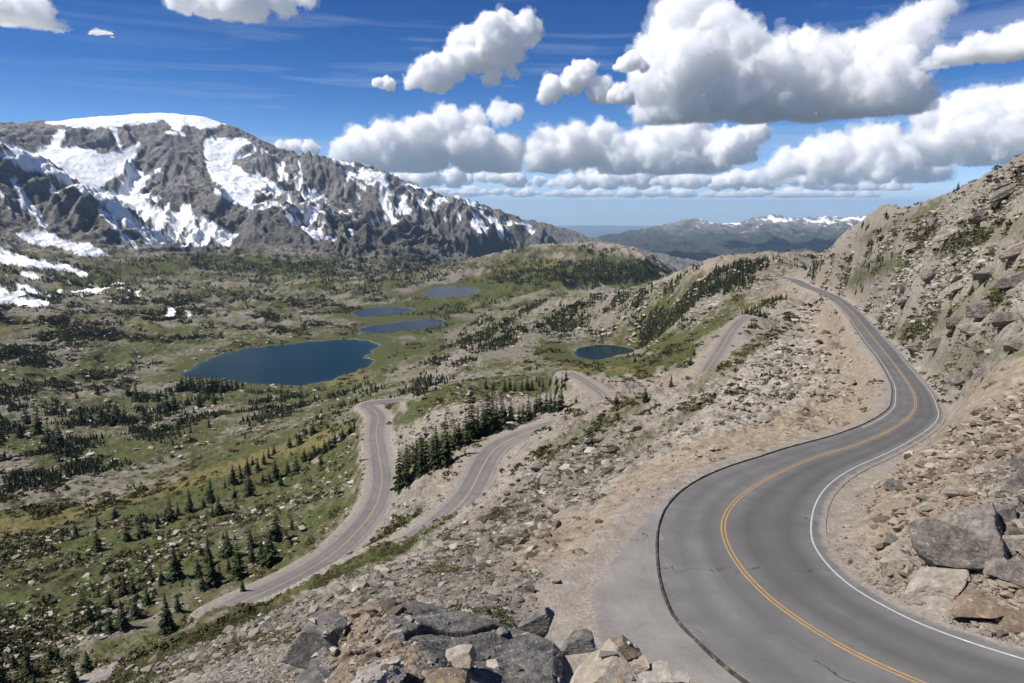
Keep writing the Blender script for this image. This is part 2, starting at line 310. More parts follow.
# the roads themselves are control points
def road_cps(c, st, dz=-0.1):
    for p in c[::st]:
        r = math.hypot(p[0], p[1])
        if r > 15: K.append((math.atan2(p[0], p[1]), math.log(r), (p[2] + dz) / r))
road_cps(main_c, 14); road_cps(mid_c, 14); road_cps(up_c, 10); road_cps(low_c, 14)
for nme, (P, z) in LAKES.items():
    for p in P[::20]:
        r = math.hypot(p[0], p[1]); K.append((math.atan2(p[0], p[1]), math.log(r), z / r))
K = np.array(K)
KX = np.stack([K[:, 0] * 1.7, K[:, 1]], -1)
def rbf_fit(X, f, c=0.02):
    d = np.sqrt(((X[:, None] - X[None]) ** 2).sum(-1) + c * c); n = len(X)
    A = np.zeros((n + 3, n + 3)); A[:n, :n] = d - 0.0006 * np.eye(n); A[:n, n] = 1; A[:n, n + 1:] = X; A[n:, :n] = A[:n, n:].T
    return np.linalg.lstsq(A, np.concatenate([f, np.zeros(3)]), rcond=1e-10)[0]
KW = rbf_fit(KX, K[:, 2])
def rbf_eval(az, lr):
    X = np.stack([az * 1.7, lr], -1); out = np.empty(len(X))
    for i in range(0, len(X), 20000):
        x = X[i:i + 20000]
        d = np.sqrt((x[:, None, 0] - KX[None, :, 0]) ** 2 + (x[:, None, 1] - KX[None, :, 1]) ** 2 + 0.0004)
        out[i:i + 20000] = d @ KW[:-3] + KW[-3] + x @ KW[-2:]
    return out
LR0, LR1 = math.log(2.4), math.log(70000.0); AZ0, AZ1 = math.radians(-56), math.radians(56)
cga = np.linspace(AZ0, AZ1, 321); cgr = np.linspace(LR0, LR1, 700)
CG = rbf_eval(*[g.ravel() for g in np.meshgrid(cga, cgr)]).reshape(700, 321)
for _ in range(1):                                           # soften the creases of the kernel a little
    CG[1:-1, 1:-1] = 0.5 * CG[1:-1, 1:-1] + 0.125 * (CG[:-2, 1:-1] + CG[2:, 1:-1] + CG[1:-1, :-2] + CG[1:-1, 2:])
def bilin(G, fx, fy):
    fx = np.clip(fx, 0, G.shape[1] - 1.001); fy = np.clip(fy, 0, G.shape[0] - 1.001)
    ix = fx.astype(int); iy = fy.astype(int); tx = fx - ix; ty = fy - iy
    return (G[iy, ix] * (1 - tx) + G[iy, ix + 1] * tx) * (1 - ty) + (G[iy + 1, ix] * (1 - tx) + G[iy + 1, ix + 1] * tx) * ty
def base_z(x, y):
    r = np.maximum(np.hypot(x, y), 2.4); a = np.arctan2(x, y)
    return r * bilin(CG, (a - AZ0) / (AZ1 - AZ0) * 320, (np.log(r) - LR0) / (LR1 - LR0) * 699)

def seg_dist(x, y, C, extra=None):
    """distance to a polyline sampled densely, with the index of the nearest sample (chunked)"""
    D = np.full(len(x), 1e9); I = np.zeros(len(x), int)
    lo = C[:, :2].min(0) - 60; hi = C[:, :2].max(0) + 60
    m = np.nonzero((x > lo[0]) & (x < hi[0]) & (y > lo[1]) & (y < hi[1]))[0]
    for i in range(0, len(m), 20000):
        k = m[i:i + 20000]
        d = (x[k, None] - C[None, :, 0]) ** 2 + (y[k, None] - C[None, :, 1]) ** 2
        j = d.argmin(1); D[k] = np.sqrt(d[np.arange(len(k)), j]); I[k] = j
    return D, I
def poly_sd(x, y, P):
    """signed distance to a closed polygon, negative inside; far points get a large value"""
    D = np.full(len(x), 1e9); lo = P[:, :2].min(0) - 90; hi = P[:, :2].max(0) + 90
    m = np.nonzero((x > lo[0]) & (x < hi[0]) & (y > lo[1]) & (y < hi[1]))[0]
    A = P[:, :2]; B = np.roll(A, -1, 0)
    for i in range(0, len(m), 20000):
        k = m[i:i + 20000]; px = x[k, None]; py = y[k, None]
        e = B - A; t = np.clip(((px - A[:, 0]) * e[:, 0] + (py - A[:, 1]) * e[:, 1]) / np.maximum((e ** 2).sum(1), 1e-9), 0, 1)
        d = np.hypot(px - A[:, 0] - t * e[:, 0], py - A[:, 1] - t * e[:, 1]).min(1)
        c = ((A[:, 1] > py) != (B[:, 1] > py)) & (px < e[:, 0] * (py - A[:, 1]) / np.where(e[:, 1] == 0, 1e-9, e[:, 1]) + A[:, 0])
        D[k] = np.where(c.sum(1) % 2 == 1, -d, d)
    return D
# the paved turnout outside the curb
TURN = np.array([at_z(u, v, -20.6) for u, v in [(700, 470), (672, 486), (650, 505), (632, 530), (616, 556), (596, 575), (575, 592), (560, 606), (575, 640), (600, 690), (640, 760), (800, 840), (1010, 840), (960, 725), (750, 690), (700, 660), (680, 600), (672, 545), (690, 500)]])
TURN = catmull(np.vstack([TURN, TURN[:1]]), 6)[:-1]

def mountain_mask(az, r):
    return sstep(2500, 3300, r) * (1 - sstep(24000, 30000, r))
def terrain(x, y, detail=True):
    """height of the finished ground and a dict of useful fields"""
    r = np.hypot(x, y); az = np.arctan2(x, y)
    z = base_z(x, y); f = {'r': r, 'az': az}
    D1, I1 = seg_dist(x, y, main_c); D2, I2 = seg_dist(x, y, mid_all); D3, I3 = seg_dist(x, y, low_c)
    lat = (x - main_c[I1, 0]) * nm[I1, 0] + (y - main_c[I1, 1]) * nm[I1, 1]
    edge1 = np.where(lat > 0, D1 - off_l[I1], D1 - off_r[I1])
    sdT = poly_sd(x, y, TURN)
    dr = np.minimum(np.minimum(edge1, sdT), np.minimum(D2 - HW2[I2], D3 - 4.4)); f['road'] = dr
    sl = {k: poly_sd(x, y, P) for k, (P, zz) in LAKES.items()}
    f['lake'] = np.minimum.reduce(list(sl.values()))
    if detail:
        calm = sstep(0.5, 9, dr) * (0.25 + 0.75 * sstep(0, 60, f['lake']))
        mm = mountain_mask(az, r); farr = sstep(9000, 11000, r)
        wx = x + 160 * fbm2(x / 700, y / 700, 2, 5); wy = y + 160 * fbm2(x / 700, y / 700, 2, 9)
        n1 = ridged2(wx / 900, wy / 900, 6, 3, 0.55) - 0.45
        n2 = ridged2(wx / 230, wy / 230, 4, 23, 0.55) - 0.4
        u0_, v0_, _ = project(x, y, z); snm = np.clip(snow_at(u0_, v0_, r, az), 0, 1); mm = mm * (1 - .72 * snm * (r > 2600))
        z = z + mm * (120 * n1 * (1 + farr * .25) + 44 * n2 * (1 - .6 * farr)) * (1 - sstep(19000, 24000, r)) * (1 - .62 * sstep(4600, 5400, r) * (1 - farr))
        fl = ridged2(wx / 130 + .5 * noise2(x / 300, y / 300, 12), wy / 900, 4, 27, .6) - .45; u_, v_, _ = project(x, y, z)
        butt = sstep(1.0, .35, np.hypot((u_ - 80 - .9 * (v_ - 215)) / 62, (v_ - 215) / 34)) * (r < 3300)
        f['fl'] = fl
        z = z + mm * (1 - farr) * (58 * fl * (1 - .5 * sstep(4900, 5500, r)) + 85 * butt * (ridged2(wx / 62, wy / 420, 3, 29, .5) - .5) + 17 * (ridged2(x / 48, y / 70, 3, 35, .6) - .45))
        f['rid'] = n1 + 0.4 * n2
        val = sstep(330, 900, r) * (1 - sstep(2900, 3800, r))
        hum = fbm2(x / 150, y / 150, 3, 41); hum2 = ridged2(x / 62, y / 62, 4, 47)
        z = z + val * calm * (11 * hum + 11 * (hum2 - .45)) * np.clip(r / 1100, .55, 1.6)
        midr = sstep(45, 120, r) * (1 - sstep(900, 1500, r)) * (1 - .6 * sstep(.47, .56, az) * (r < 600))
        z = z + midr * calm * (2.2 * fbm2(x / 24, y / 24, 4, 61, .6) + 2.4 * (ridged2(x / 13, y / 13, 5, 67, .65) - .4))
        near = (1 - sstep(170, 420, r)) * sstep(3, 8, r)
        rk = np.abs(fbm2(x / 5.2, y / 5.2, 4, 71, .55))
        z = z + near * calm * (1.1 * (rk - .2) + .25 * fbm2(x / 1.1, y / 1.1, 3, 77, .6)) * np.clip(r / 40, .15, 1)
        # craggy outcrops of the upper hillside
        hs = sstep(0.47, 0.56, az + 0.03 * fbm2(x / 40, y / 40, 2, 83)) * sstep(35, 70, r) * (1 - sstep(420, 600, r))
        # beds dip across the slope
        q = (x * 0.62 + y * 0.5 + z * 0.9)
        bed = ridged2(q / 9 + 1.3 * fbm2(x / 30, y / 30, 3, 87), (x * .6 - y * .7) / 34, 4, 89, .6)
        z = z + hs * calm * sstep(2, 14, dr) * (1 - .85 * sstep(170, 290, r)) * (2.6 * (bed - .42) + 1.7 * fbm2(x / 16, y / 16, 4, 93, .55))
        f['hs'] = hs; f['bed'] = bed
    # lakes
    for k, (P, zz) in LAKES.items():
        d = sl[k]; w = 1 - sstep(0, 70, d)
        shore = zz + np.where(d < 0, np.maximum(d * .25, -4) - .15, 0.05 * d + .05)
        z = np.where(d < 1e8, z * (1 - w) + shore * w, z)
        z = np.where((d > 0) & (d < 90), np.maximum(z, zz + .1), z)
    # roads: bed cut into / filled onto the slope
    for D, I, C, e in ((edge1, I1, main_c, 6.5), (sdT, None, None, 5.0), (D2 - HW2[I2], I2, mid_all, 7), (D3 - 4.4, I3, low_c, 7)):
        zr = (C[I, 2] if C is not None else 0 * x) - 0.05 - 0.35 * sstep(0.2, 1.4, -D)
        if C is None: zr = main_c[I1, 2] - 0.30
        w = 1 - sstep(1.2, e, D)
        z = z * (1 - w) + zr * w
    return z, f

# ------------------------------------------------------------------ polar grid
def grid_r():
    out = [LR0]
    while out[-1] < LR1:
        r = math.exp(out[-1])
        d = .012 if r < 8 else .008 if r < 25 else .0045 if r < 420 else .0042 if r < 2500 else .0024 if r < 6200 else .004 if r < 9000 else .0045 if r < 19000 else .02
        out.append(out[-1] + d)
    return np.exp(np.array(out))
GR = grid_r()
GA = np.concatenate([np.linspace(AZ0, math.radians(-43), 60, endpoint=False), np.linspace(math.radians(-43), math.radians(43), 1060), np.linspace(math.radians(43), AZ1, 61)[1:]])
NR, NA = len(GR), len(GA)
_A, _R = np.meshgrid(GA, GR)
GX = (_R * np.sin(_A)).ravel(); GY = (_R * np.cos(_A)).ravel()
GZ, GF = terrain(GX, GY)
GU, GV, GD = project(GX, GY, GZ)
def ground(x, y):
    """finished ground height by lookup in the grid"""
    x = np.asarray(x, float); y = np.asarray(y, float)
    a = np.arctan2(x, y); r = np.hypot(x, y)
    fx = np.interp(a, GA, np.arange(NA)); fy = np.interp(r, GR, np.arange(NR))
    return bilin(GZ.reshape(NR, NA), fx, fy)
# horizon test: running maximum of z/r along each ray tells what the camera can see
_S = (GZ.reshape(NR, NA) / GR[:, None]); _MX = np.maximum.accumulate(_S, axis=0)
VIS = (_S >= _MX - 1e-4 - 0.0008).ravel()
def visible(x, y, h=0.0):
    a = np.arctan2(x, y); r = np.hypot(x, y)
    ix = np.clip(np.round(np.interp(a, GA, np.arange(NA))).astype(int), 0, NA - 1); iy = np.clip(np.interp(r, GR, np.arange(NR)).astype(int) - 2, 0, NR - 1)
    return (ground(x, y) + h) / r > _MX[iy, ix] - 0.001
GRASS = blank() + .27
p_poly(GRASS, [(-60, 250), (480, 255), (640, 285), (560, 300), (470, 340), (400, 400), (380, 470), (300, 590), (100, 700), (-60, 720)], .50)
p_poly(GRASS, [(640, 285), (785, 258), (785, 290), (690, 360), (560, 380), (430, 400), (480, 330)], .46)
p_poly(GRASS, [(-60, 545), (60, 520), (150, 490), (340, 435), (355, 450), (350, 500), (290, 575), (200, 640), (110, 690), (-60, 720)], .70)
for P, w, v in (([(-60, 690), (0, 640), (70, 600), (150, 570)], 16, .95), ([(-60, 620), (0, 585), (80, 545), (170, 520)], 14, .85), ([(60, 690), (230, 622), (340, 568), (420, 512)], 7, .8), ([(300, 582), (400, 548), (452, 512)], 4, .85), ([(0, 430), (60, 460), (120, 455), (200, 430)], 16, .85), ([(200, 470), (330, 425)], 12, .7),
                ([(130, 400), (250, 400), (350, 392)], 7, .7), ([(370, 325), (430, 303), (500, 278), (560, 270), (640, 277)], 10, .9), ([(560, 285), (500, 292), (440, 312)], 6, .7), ([(545, 345), (570, 362), (640, 368), (690, 352), (640, 335)], 9, .95), ([(385, 350), (440, 345)], 7, .8), ([(250, 388), (330, 388), (380, 374)], 5, .85), ([(660, 340), (700, 330), (740, 300)], 8, .7),
                ([(945, 250), (1000, 230), (1030, 225)], 7, .9), ([(850, 282), (905, 258)], 8, .75), ([(890, 340), (940, 320), (1000, 295)], 9, .85), ([(930, 365), (1024, 345)], 12, .6), ([(545, 452), (640, 402)], 8, .85), ([(600, 465), (690, 412)], 5, .8), ([(690, 392), (765, 340)], 6, .75), ([(640, 440), (740, 385)], 5, .7), ([(520, 500), (470, 535)], 9, .8), ([(560, 480), (500, 520)], 6, .7), ([(400, 420), (440, 395), (560, 385)], 8, .75), ([(395, 470), (450, 440), (520, 420)], 12, .8), ([(480, 262), (560, 250), (640, 262)], 6, .6), ([(420, 600), (470, 560)], 7, .5), ([(60, 280), (200, 262), (330, 268)], 8, .75), ([(860, 240), (940, 205)], 6, .6), ([(700, 285), (760, 262)], 8, .5)):
    p_line(GRASS, P, w, v)
p_poly(GRASS, [(780, 440), (840, 425), (890, 395), (850, 310), (800, 300), (760, 350), (680, 440), (560, 560), (560, 600), (680, 470)], 0)
p_poly(GRASS, [(110, 690), (240, 628), (420, 555), (470, 560), (500, 600), (560, 610), (700, 700)], 0)
p_poly(GRASS, [(830, 560), (860, 500), (950, 440), (1090, 370), (1090, 700), (900, 610)], 0)
MEADOW = blank()
p_poly(MEADOW, [(100, 500), (180, 478), (300, 438), (350, 420), (330, 445), (260, 465), (180, 492), (60, 525), (-60, 560), (-60, 530)], .9)
for P, w, v in (([(330, 383), (375, 374)], 5, .9), ([(250, 387), (330, 390)], 3, .6), ([(480, 275), (520, 268), (560, 262)], 6, .6), ([(380, 345), (420, 340)], 5, .5), ([(0, 325), (100, 330), (170, 320)], 10, .5), ([(560, 340), (600, 338)], 4, .6), ([(560, 366), (640, 371)], 4, .7), ([(420, 300), (490, 300)], 4, .5)):
    p_line(MEADOW, P, w, v)
TAN = blank()
for P, w, v in (([(790, 288), (750, 308), (715, 345), (690, 375)], 7, .95), ([(835, 325), (872, 370), (876, 400), (840, 418), (790, 425)], 20, .75), ([(545, 605), (585, 548), (625, 500), (700, 455), (800, 430)], 17, 1.1), ([(520, 560), (580, 520)], 18, .6), ([(945, 440), (985, 410), (1060, 360)], 22, .85), ([(960, 470), (1030, 420)], 16, .6), ([(850, 510), (870, 570), (960, 620), (1060, 660)], 18, .95), ([(880, 500), (930, 470), (960, 510), (900, 540)], 26, .75), ([(990, 600), (1060, 610)], 22, .9), ([(366, 412), (364, 450), (362, 505), (310, 565), (240, 600)], 7, .85), ([(395, 450), (398, 500)], 4, .7), ([(480, 445), (455, 470), (445, 500), (400, 535)], 8, .75), ([(800, 275), (835, 285), (860, 300)], 8, .6), ([(650, 385), (700, 372), (740, 355)], 9, .6), ([(580, 420), (640, 395)], 7, .5), ([(690, 275), (740, 262), (790, 265)], 8, .55), ([(470, 258), (540, 257), (590, 250)], 5, .7), ([(200, 440), (330, 410)], 6, .4), ([(560, 395), (640, 375)], 6, .5), ([(215, 250), (250, 252)], 8, .5)):
    p_line(TAN, P, w, v)
PALE = blank(); p_poly(PALE, [(640, 425), (760, 345), (800, 298), (850, 330), (885, 385), (840, 420), (700, 452)], .38); p_poly(PALE, [(860, 300), (960, 200), (1084, 120), (1084, 300), (960, 330), (930, 370)], .12); p_poly(PALE, [(640, 350), (720, 262), (790, 255), (790, 290), (690, 380), (600, 410)], .12); p_poly(PALE, [(-60, 300), (380, 300), (380, 400), (-60, 430)], .10); PALE = blur(PALE, 8)
GRASS = blur(GRASS, 4); MEADOW = blur(MEADOW, 3); TAN = blur(TAN, 4)

_n = noise2
jit = np.clip(GF['r'] * .0, 0, 0)
ju = 2.6 * _n(GU / 9, GV / 7, 201) + 1.4 * _n(GU / 3.1, GV / 2.6, 203); jv = 2.0 * _n(GU / 8, GV / 7, 205) + 1.0 * _n(GU / 3.0, GV / 2.6, 207)
slope_n = GF['rid']
wn1 = fbm2(GX / 220, GY / 220, 4, 301); wn2 = fbm2(GX / 34, GY / 34, 4, 311); wn3 = fbm2(GX / 6.5, GY / 6.5, 3, 321)
farw = sstep(500, 1800, GF['r'])
patch = wn1 * farw + wn2 * (1 - farw)
pn = np.where(GF['r'] > 2000, fbm2(GX / 120 + GZ / 60, GY / 120 - GZ / 90, 4, 331), fbm2(GX / 25, GY / 25, 3, 333))
bb = fbm2(GX / 150, GY / 150, 6, 341, .78) * 1.5 * (1 - sstep(2500, 4000, GF['r'])) + .8 * wn3 * (1 - farw)
fine = np.where(GF['r'] > 2000, fbm2((GX + .7 * GZ) / 170, (GY - .7 * GZ) / 260, 5, 345, .72), bb)
sn_ = snow_at(GU + ju, GV + jv, GF['r'], GF['az']); sn_ = np.where(GF['r'] > 2600, sn_ * .92, sn_); pt_ = look(PATCHY, GU + ju, GV + jv)
w_snow = np.maximum(sstep(.44, .54, sn_ + .46 * fine - .50 * np.clip(GF['fl'], -.5, .5) * (GF['r'] > 2600)) * sstep(.06, .2, sn_), sstep(.0, .10, pt_ * .95 - .50 + 1.0 * fine - .55 * np.clip(GF['fl'], -.5, .5) * (GF['r'] > 2600)) * sstep(.08, .2, pt_)) * (GF['r'] > 1150)
w_grass = sstep(.30, .62, look(GRASS, GU + 2.5 * ju, GV + 2.5 * jv) + .40 * bb + .10 * patch + .22 * (1 - sstep(8, 55, GF['lake'])))
w_mead = sstep(.35, .7, look(MEADOW, GU + 2 * ju, GV + 2 * jv) * .92 + .33 * bb)
w_tan = sstep(.25, .75, look(TAN, GU + 2 * ju, GV + 2 * jv) + .28 * ((GF['az'] > .42) & (GF['r'] < 600)) + .34 * bb)
dr = GF['road']
w_grav = (1 - sstep(1.0, 4.0, dr + 1.6 * wn3)) * (GF['r'] < 900)
w_mount = sstep(2500, 3100, GF['r'])
w_grass *= (1 - .40 * sstep(-.16, -.06, GF['az']) * (GF['r'] < 250)) * (1 - .2 * ((GF['az'] > .40) & (GF['r'] < 600))) * (1 - w_grav) * (1 - .9 * w_mount * sstep(2500, 3600, GF['r'] + 500 * patch)); w_tan = w_tan * (1 - w_grav * .5)
sh = GF['lake']; w_shore = .6 * (1 - sstep(.3, 2.5, sh + 2 * wn2)) * sstep(-2, 0, sh) * (sh < 1e8)
w_light = np.clip(.44 + look(PALE, GU, GV) + 1.0 * bb + .3 * wn2 - .3 * (1 - sstep(40, 90, GF['r'])), 0, 1)  # nearest ground coloured darker: painted shade in the gaps between talus stones
w_lakebed = (sh < 0) * 1.0
w_for = (sstep(6500, 8500, GF['r']))                           # dark timber on the far ranges
BELT = np.where(GF['r'] > 9000, (1 - sstep(-560, -260, GZ + 130 * wn1 + 190 * fine)), (1 - sstep(-160, 60, GZ + 150 * wn1 + 210 * fine)) * .5)
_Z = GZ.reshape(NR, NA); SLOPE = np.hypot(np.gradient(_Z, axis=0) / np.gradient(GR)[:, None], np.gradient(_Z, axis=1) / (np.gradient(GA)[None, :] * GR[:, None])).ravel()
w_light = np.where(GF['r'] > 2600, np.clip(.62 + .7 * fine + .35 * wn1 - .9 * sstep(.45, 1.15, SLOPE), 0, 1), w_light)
TALUS = blank(); p_poly(TALUS, [(90, 700), (240, 630), (420, 560), (470, 520), (540, 500), (560, 540), (520, 600), (480, 640), (250, 720)], 1.0); p_poly(TALUS, [(540, 500), (470, 520), (560, 450), (640, 420), (640, 460)], .6); p_poly(TALUS, [(860, 500), (950, 435), (1084, 350), (1084, 720), (960, 620), (880, 575)], .8); TALUS = blur(TALUS, 7); w_tal = look(TALUS, GU, GV)
w_light = np.clip(w_light - .55 * w_tal * (GF['r'] < 200), 0, 1)

# ------------------------------------------------------------------ materials
def mat(name):
    m = bpy.data.materials.new(name); m.use_nodes = True; nt = m.node_tree; nt.nodes.clear()
    out = nt.nodes.new('ShaderNodeOutputMaterial'); b = nt.nodes.new('ShaderNodeBsdfPrincipled')
    nt.links.new(b.outputs[0], out.inputs[0]); b.inputs['Roughness'].default_value = .9
    b.inputs['Specular IOR Level'].default_value = .2
    return m, nt, b
class G:
    """tiny node graph writer"""
    def __init__(s, nt): s.nt = nt; s._pos = None
    def n(s, t, **k):
        x = s.nt.nodes.new(t)
        for a, v in k.items(): setattr(x, a, v)
        return x
    def put(s, sock, v):
        if hasattr(v, 'bl_idname') or hasattr(v, 'is_output'): s.nt.links.new(v, sock)
        elif isinstance(v, (tuple, list)) and len(v) == 3 and sock.type == 'RGBA': sock.default_value = (*v, 1)
        else: sock.default_value = v
    def pos(s):
        if s._pos is None: s._pos = s.n('ShaderNodeNewGeometry').outputs['Position']
        return s._pos
    def objco(s): return s.n('ShaderNodeTexCoord').outputs['Object']
    def scale(s, vec, sc):
        m = s.n('ShaderNodeMapping'); s.put(m.inputs[0], vec); m.inputs['Scale'].default_value = sc if isinstance(sc, (tuple, list)) else (sc,) * 3
        return m.outputs[0]
    def noise(s, sc, detail=4, rough=.55, vec=None, dist=0.0):
        x = s.n('ShaderNodeTexNoise'); s.put(x.inputs['Vector'], vec if vec is not None else s.pos()); x.inputs['Scale'].default_value = sc; x.inputs['Detail'].default_value = detail; x.inputs['Roughness'].default_value = rough; x.inputs['Distortion'].default_value = dist
        return x.outputs['Fac']
    def voro(s, sc, vec=None, feature='F1', out='Distance', rand=1.0):
        x = s.n('ShaderNodeTexVoronoi', feature=feature); s.put(x.inputs['Vector'], vec if vec is not None else s.pos()); x.inputs['Scale'].default_value = sc; x.inputs['Randomness'].default_value = rand
        return x.outputs[out]
    def ramp(s, fac, stops):
        x = s.n('ShaderNodeValToRGB'); s.put(x.inputs[0], fac); e = x.color_ramp.elements
        while len(e) < len(stops): e.new(.5)
        for el, (p, c) in zip(e, stops): el.position = p; el.color = (*c, 1) if isinstance(c, (tuple, list)) else (c, c, c, 1)
        return x.outputs[0]
    def mix(s, fac, a, b, blend='MIX'):
        x = s.n('ShaderNodeMix', data_type='RGBA', blend_type=blend); s.put(x.inputs[0], fac); s.put(x.inputs[6], a); s.put(x.inputs[7], b); return x.outputs[2]
    def math(s, op, a, b=None, clamp=False):
        x = s.n('ShaderNodeMath', operation=op, use_clamp=clamp); s.put(x.inputs[0], a)
        if b is not None: s.put(x.inputs[1], b)
        return x.outputs[0]
    def attr(s, name, out='Fac'): return s.n('ShaderNodeAttribute', attribute_name=name).outputs[out]
    def bump(s, h, strength=.5, dist=.1):
        x = s.n('ShaderNodeBump'); x.inputs['Strength'].default_value = strength; x.inputs['Distance'].default_value = dist; s.put(x.inputs['Height'], h); return x.outputs[0]

def ground_material(name, near=True):
    m, nt, b = mat(name); g = G(nt)
    nf = g.noise(.9, 6, .62) if near else g.noise(.02, 6, .62)
    nm_ = g.noise(.09, 5, .6) if near else g.noise(.004, 6, .6)
    nc = g.noise(6.0, 4, .6) if near else g.noise(.11, 4, .65)
    v = g.math('ADD', g.math('MULTIPLY', nf, .55), g.math('MULTIPLY', nc, .45))
    rock = g.ramp(v, [(.30, (.046, .038, .031)), (.45, (.135, .115, .093)), (.56, (.215, .188, .154)), (.70, (.34, .305, .255))])
    pale = g.ramp(v, [(.30, (.11, .094, .076)), (.5, (.29, .258, .215)), (.70, (.48, .44, .38))])
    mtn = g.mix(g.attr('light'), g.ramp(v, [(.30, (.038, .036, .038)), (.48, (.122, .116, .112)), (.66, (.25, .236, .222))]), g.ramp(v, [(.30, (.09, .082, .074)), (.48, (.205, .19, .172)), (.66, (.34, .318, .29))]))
    tan = g.ramp(v, [(.30, (.10, .077, .056)), (.48, (.225, .180, .134)), (.68, (.36, .306, .24))])
    grass = g.mix(g.ramp(nm_, [(.40, 0.0), (.60, 1.0)]), g.ramp(v, [(.30, (.021, .029, .008)), (.5, (.056, .072, .018)), (.70, (.115, .122, .040))]), g.ramp(v, [(.30, (.026, .024, .010)), (.5, (.066, .060, .023)), (.70, (.14, .122, .052))]))
    mead = g.ramp(v, [(.30, (.06, .055, .018)), (.5, (.125, .105, .038)), (.70, (.21, .175, .075))])
    grav = g.ramp(v, [(.30, (.15, .13, .11)), (.5, (.245, .215, .185)), (.70, (.36, .325, .285))])
    c = g.mix(g.attr('light'), rock, pale)
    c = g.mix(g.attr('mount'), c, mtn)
    c = g.mix(g.attr('tan'), c, tan)
    c = g.mix(g.attr('grass'), c, grass)
    c = g.mix(g.attr('mead'), c, mead)
    c = g.mix(g.attr('grav'), c, grav)
    c = g.mix(g.attr('belt'), c, (.018, .024, .016))
    c = g.mix(g.attr('snow'), c, (.84, .86, .88))
    g.put(b.inputs['Base Color'], c)
    h = g.math('ADD', g.math('MULTIPLY', nf, .7), g.math('MULTIPLY', nc, .3))
    if near: g.put(b.inputs['Normal'], g.bump(h, .55, .45))
    else: g.put(b.inputs['Normal'], g.bump(h, .8, 22.0))
    return m
M_NEAR = ground_material('ground_near'); M_FAR = ground_material('ground_far', False)
def plain_material():
    m, nt, b = mat('plain'); g = G(nt); n = g.noise(.0004, 6, .6)
    g.put(b.inputs['Base Color'], g.ramp(n, [(.4, (.04, .055, .035)), (.6, (.11, .105, .07))])); return m
M_PLAIN = plain_material()

# ------------------------------------------------------------------ the land, split where one would name it separately
verts = np.stack([GX, GY, GZ], -1)
ci = np.arange(NR * NA).reshape(NR, NA)
QF = np.stack([ci[:-1, :-1], ci[:-1, 1:], ci[1:, 1:], ci[1:, :-1]], -1).reshape(-1, 4)
fr = GF['r'][QF].mean(1); fa = GF['az'][QF].mean(1)
mr = np.hypot(main_c[:, 0], main_c[:, 1]); ma = np.arctan2(main_c[:, 0], main_c[:, 1]); o_ = np.argsort(mr)
az_road = np.interp(fr, mr[o_], ma[o_])
massif = (fr > 2600) & (fr < 9800) & (fa < 0.10); range_ = (fr >= 9000) & (fr < 22500) & (fa > 0.045) & ~massif
far_ = (fr > 9800) & ~range_
hill = (fr < 560) & (fa > az_road) & ~massif
reg = np.where(massif, 1, np.where(range_, 2, np.where(far_, 3, np.where(hill, 4, 0))))
ATT = dict(light=w_light, mount=w_mount, tan=w_tan, grass=w_grass, mead=w_mead * (1 - w_grav), grav=np.clip(w_grav + w_shore, 0, 1), belt=np.clip(BELT * w_mount * np.where(GF['r'] > 9000, .9, .85) + w_lakebed * .6, 0, 1), snow=w_snow)
def land(name, k, label, cat, m):
    F_ = QF[reg == k]; used = np.unique(F_); mp = np.full(len(verts), -1); mp[used] = np.arange(len(used))
    me = mesh_np(name, verts[used], mp[F_][:, ::-1], True); me.materials.append(m)
    for a, w in ATT.items(): fattr(me, a, w[used])
    return tag(link(bpy.data.objects.new(name, me)), label, cat, None, 'structure')
land('ground', 0, 'open alpine valley floor of turf, granite slabs and scree around the lakes', 'ground', M_NEAR)
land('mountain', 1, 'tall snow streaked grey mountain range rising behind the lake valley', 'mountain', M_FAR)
land('distant_mountains', 2, 'low blue grey mountain range with small snow caps on the far horizon', 'mountains', M_FAR)
land('plain', 3, 'hazy blue lowland plain seen beyond the mountain valley', 'plain', M_PLAIN)
land('hillside', 4, 'steep grey rocky hillside above the winding main road', 'hillside', M_NEAR)
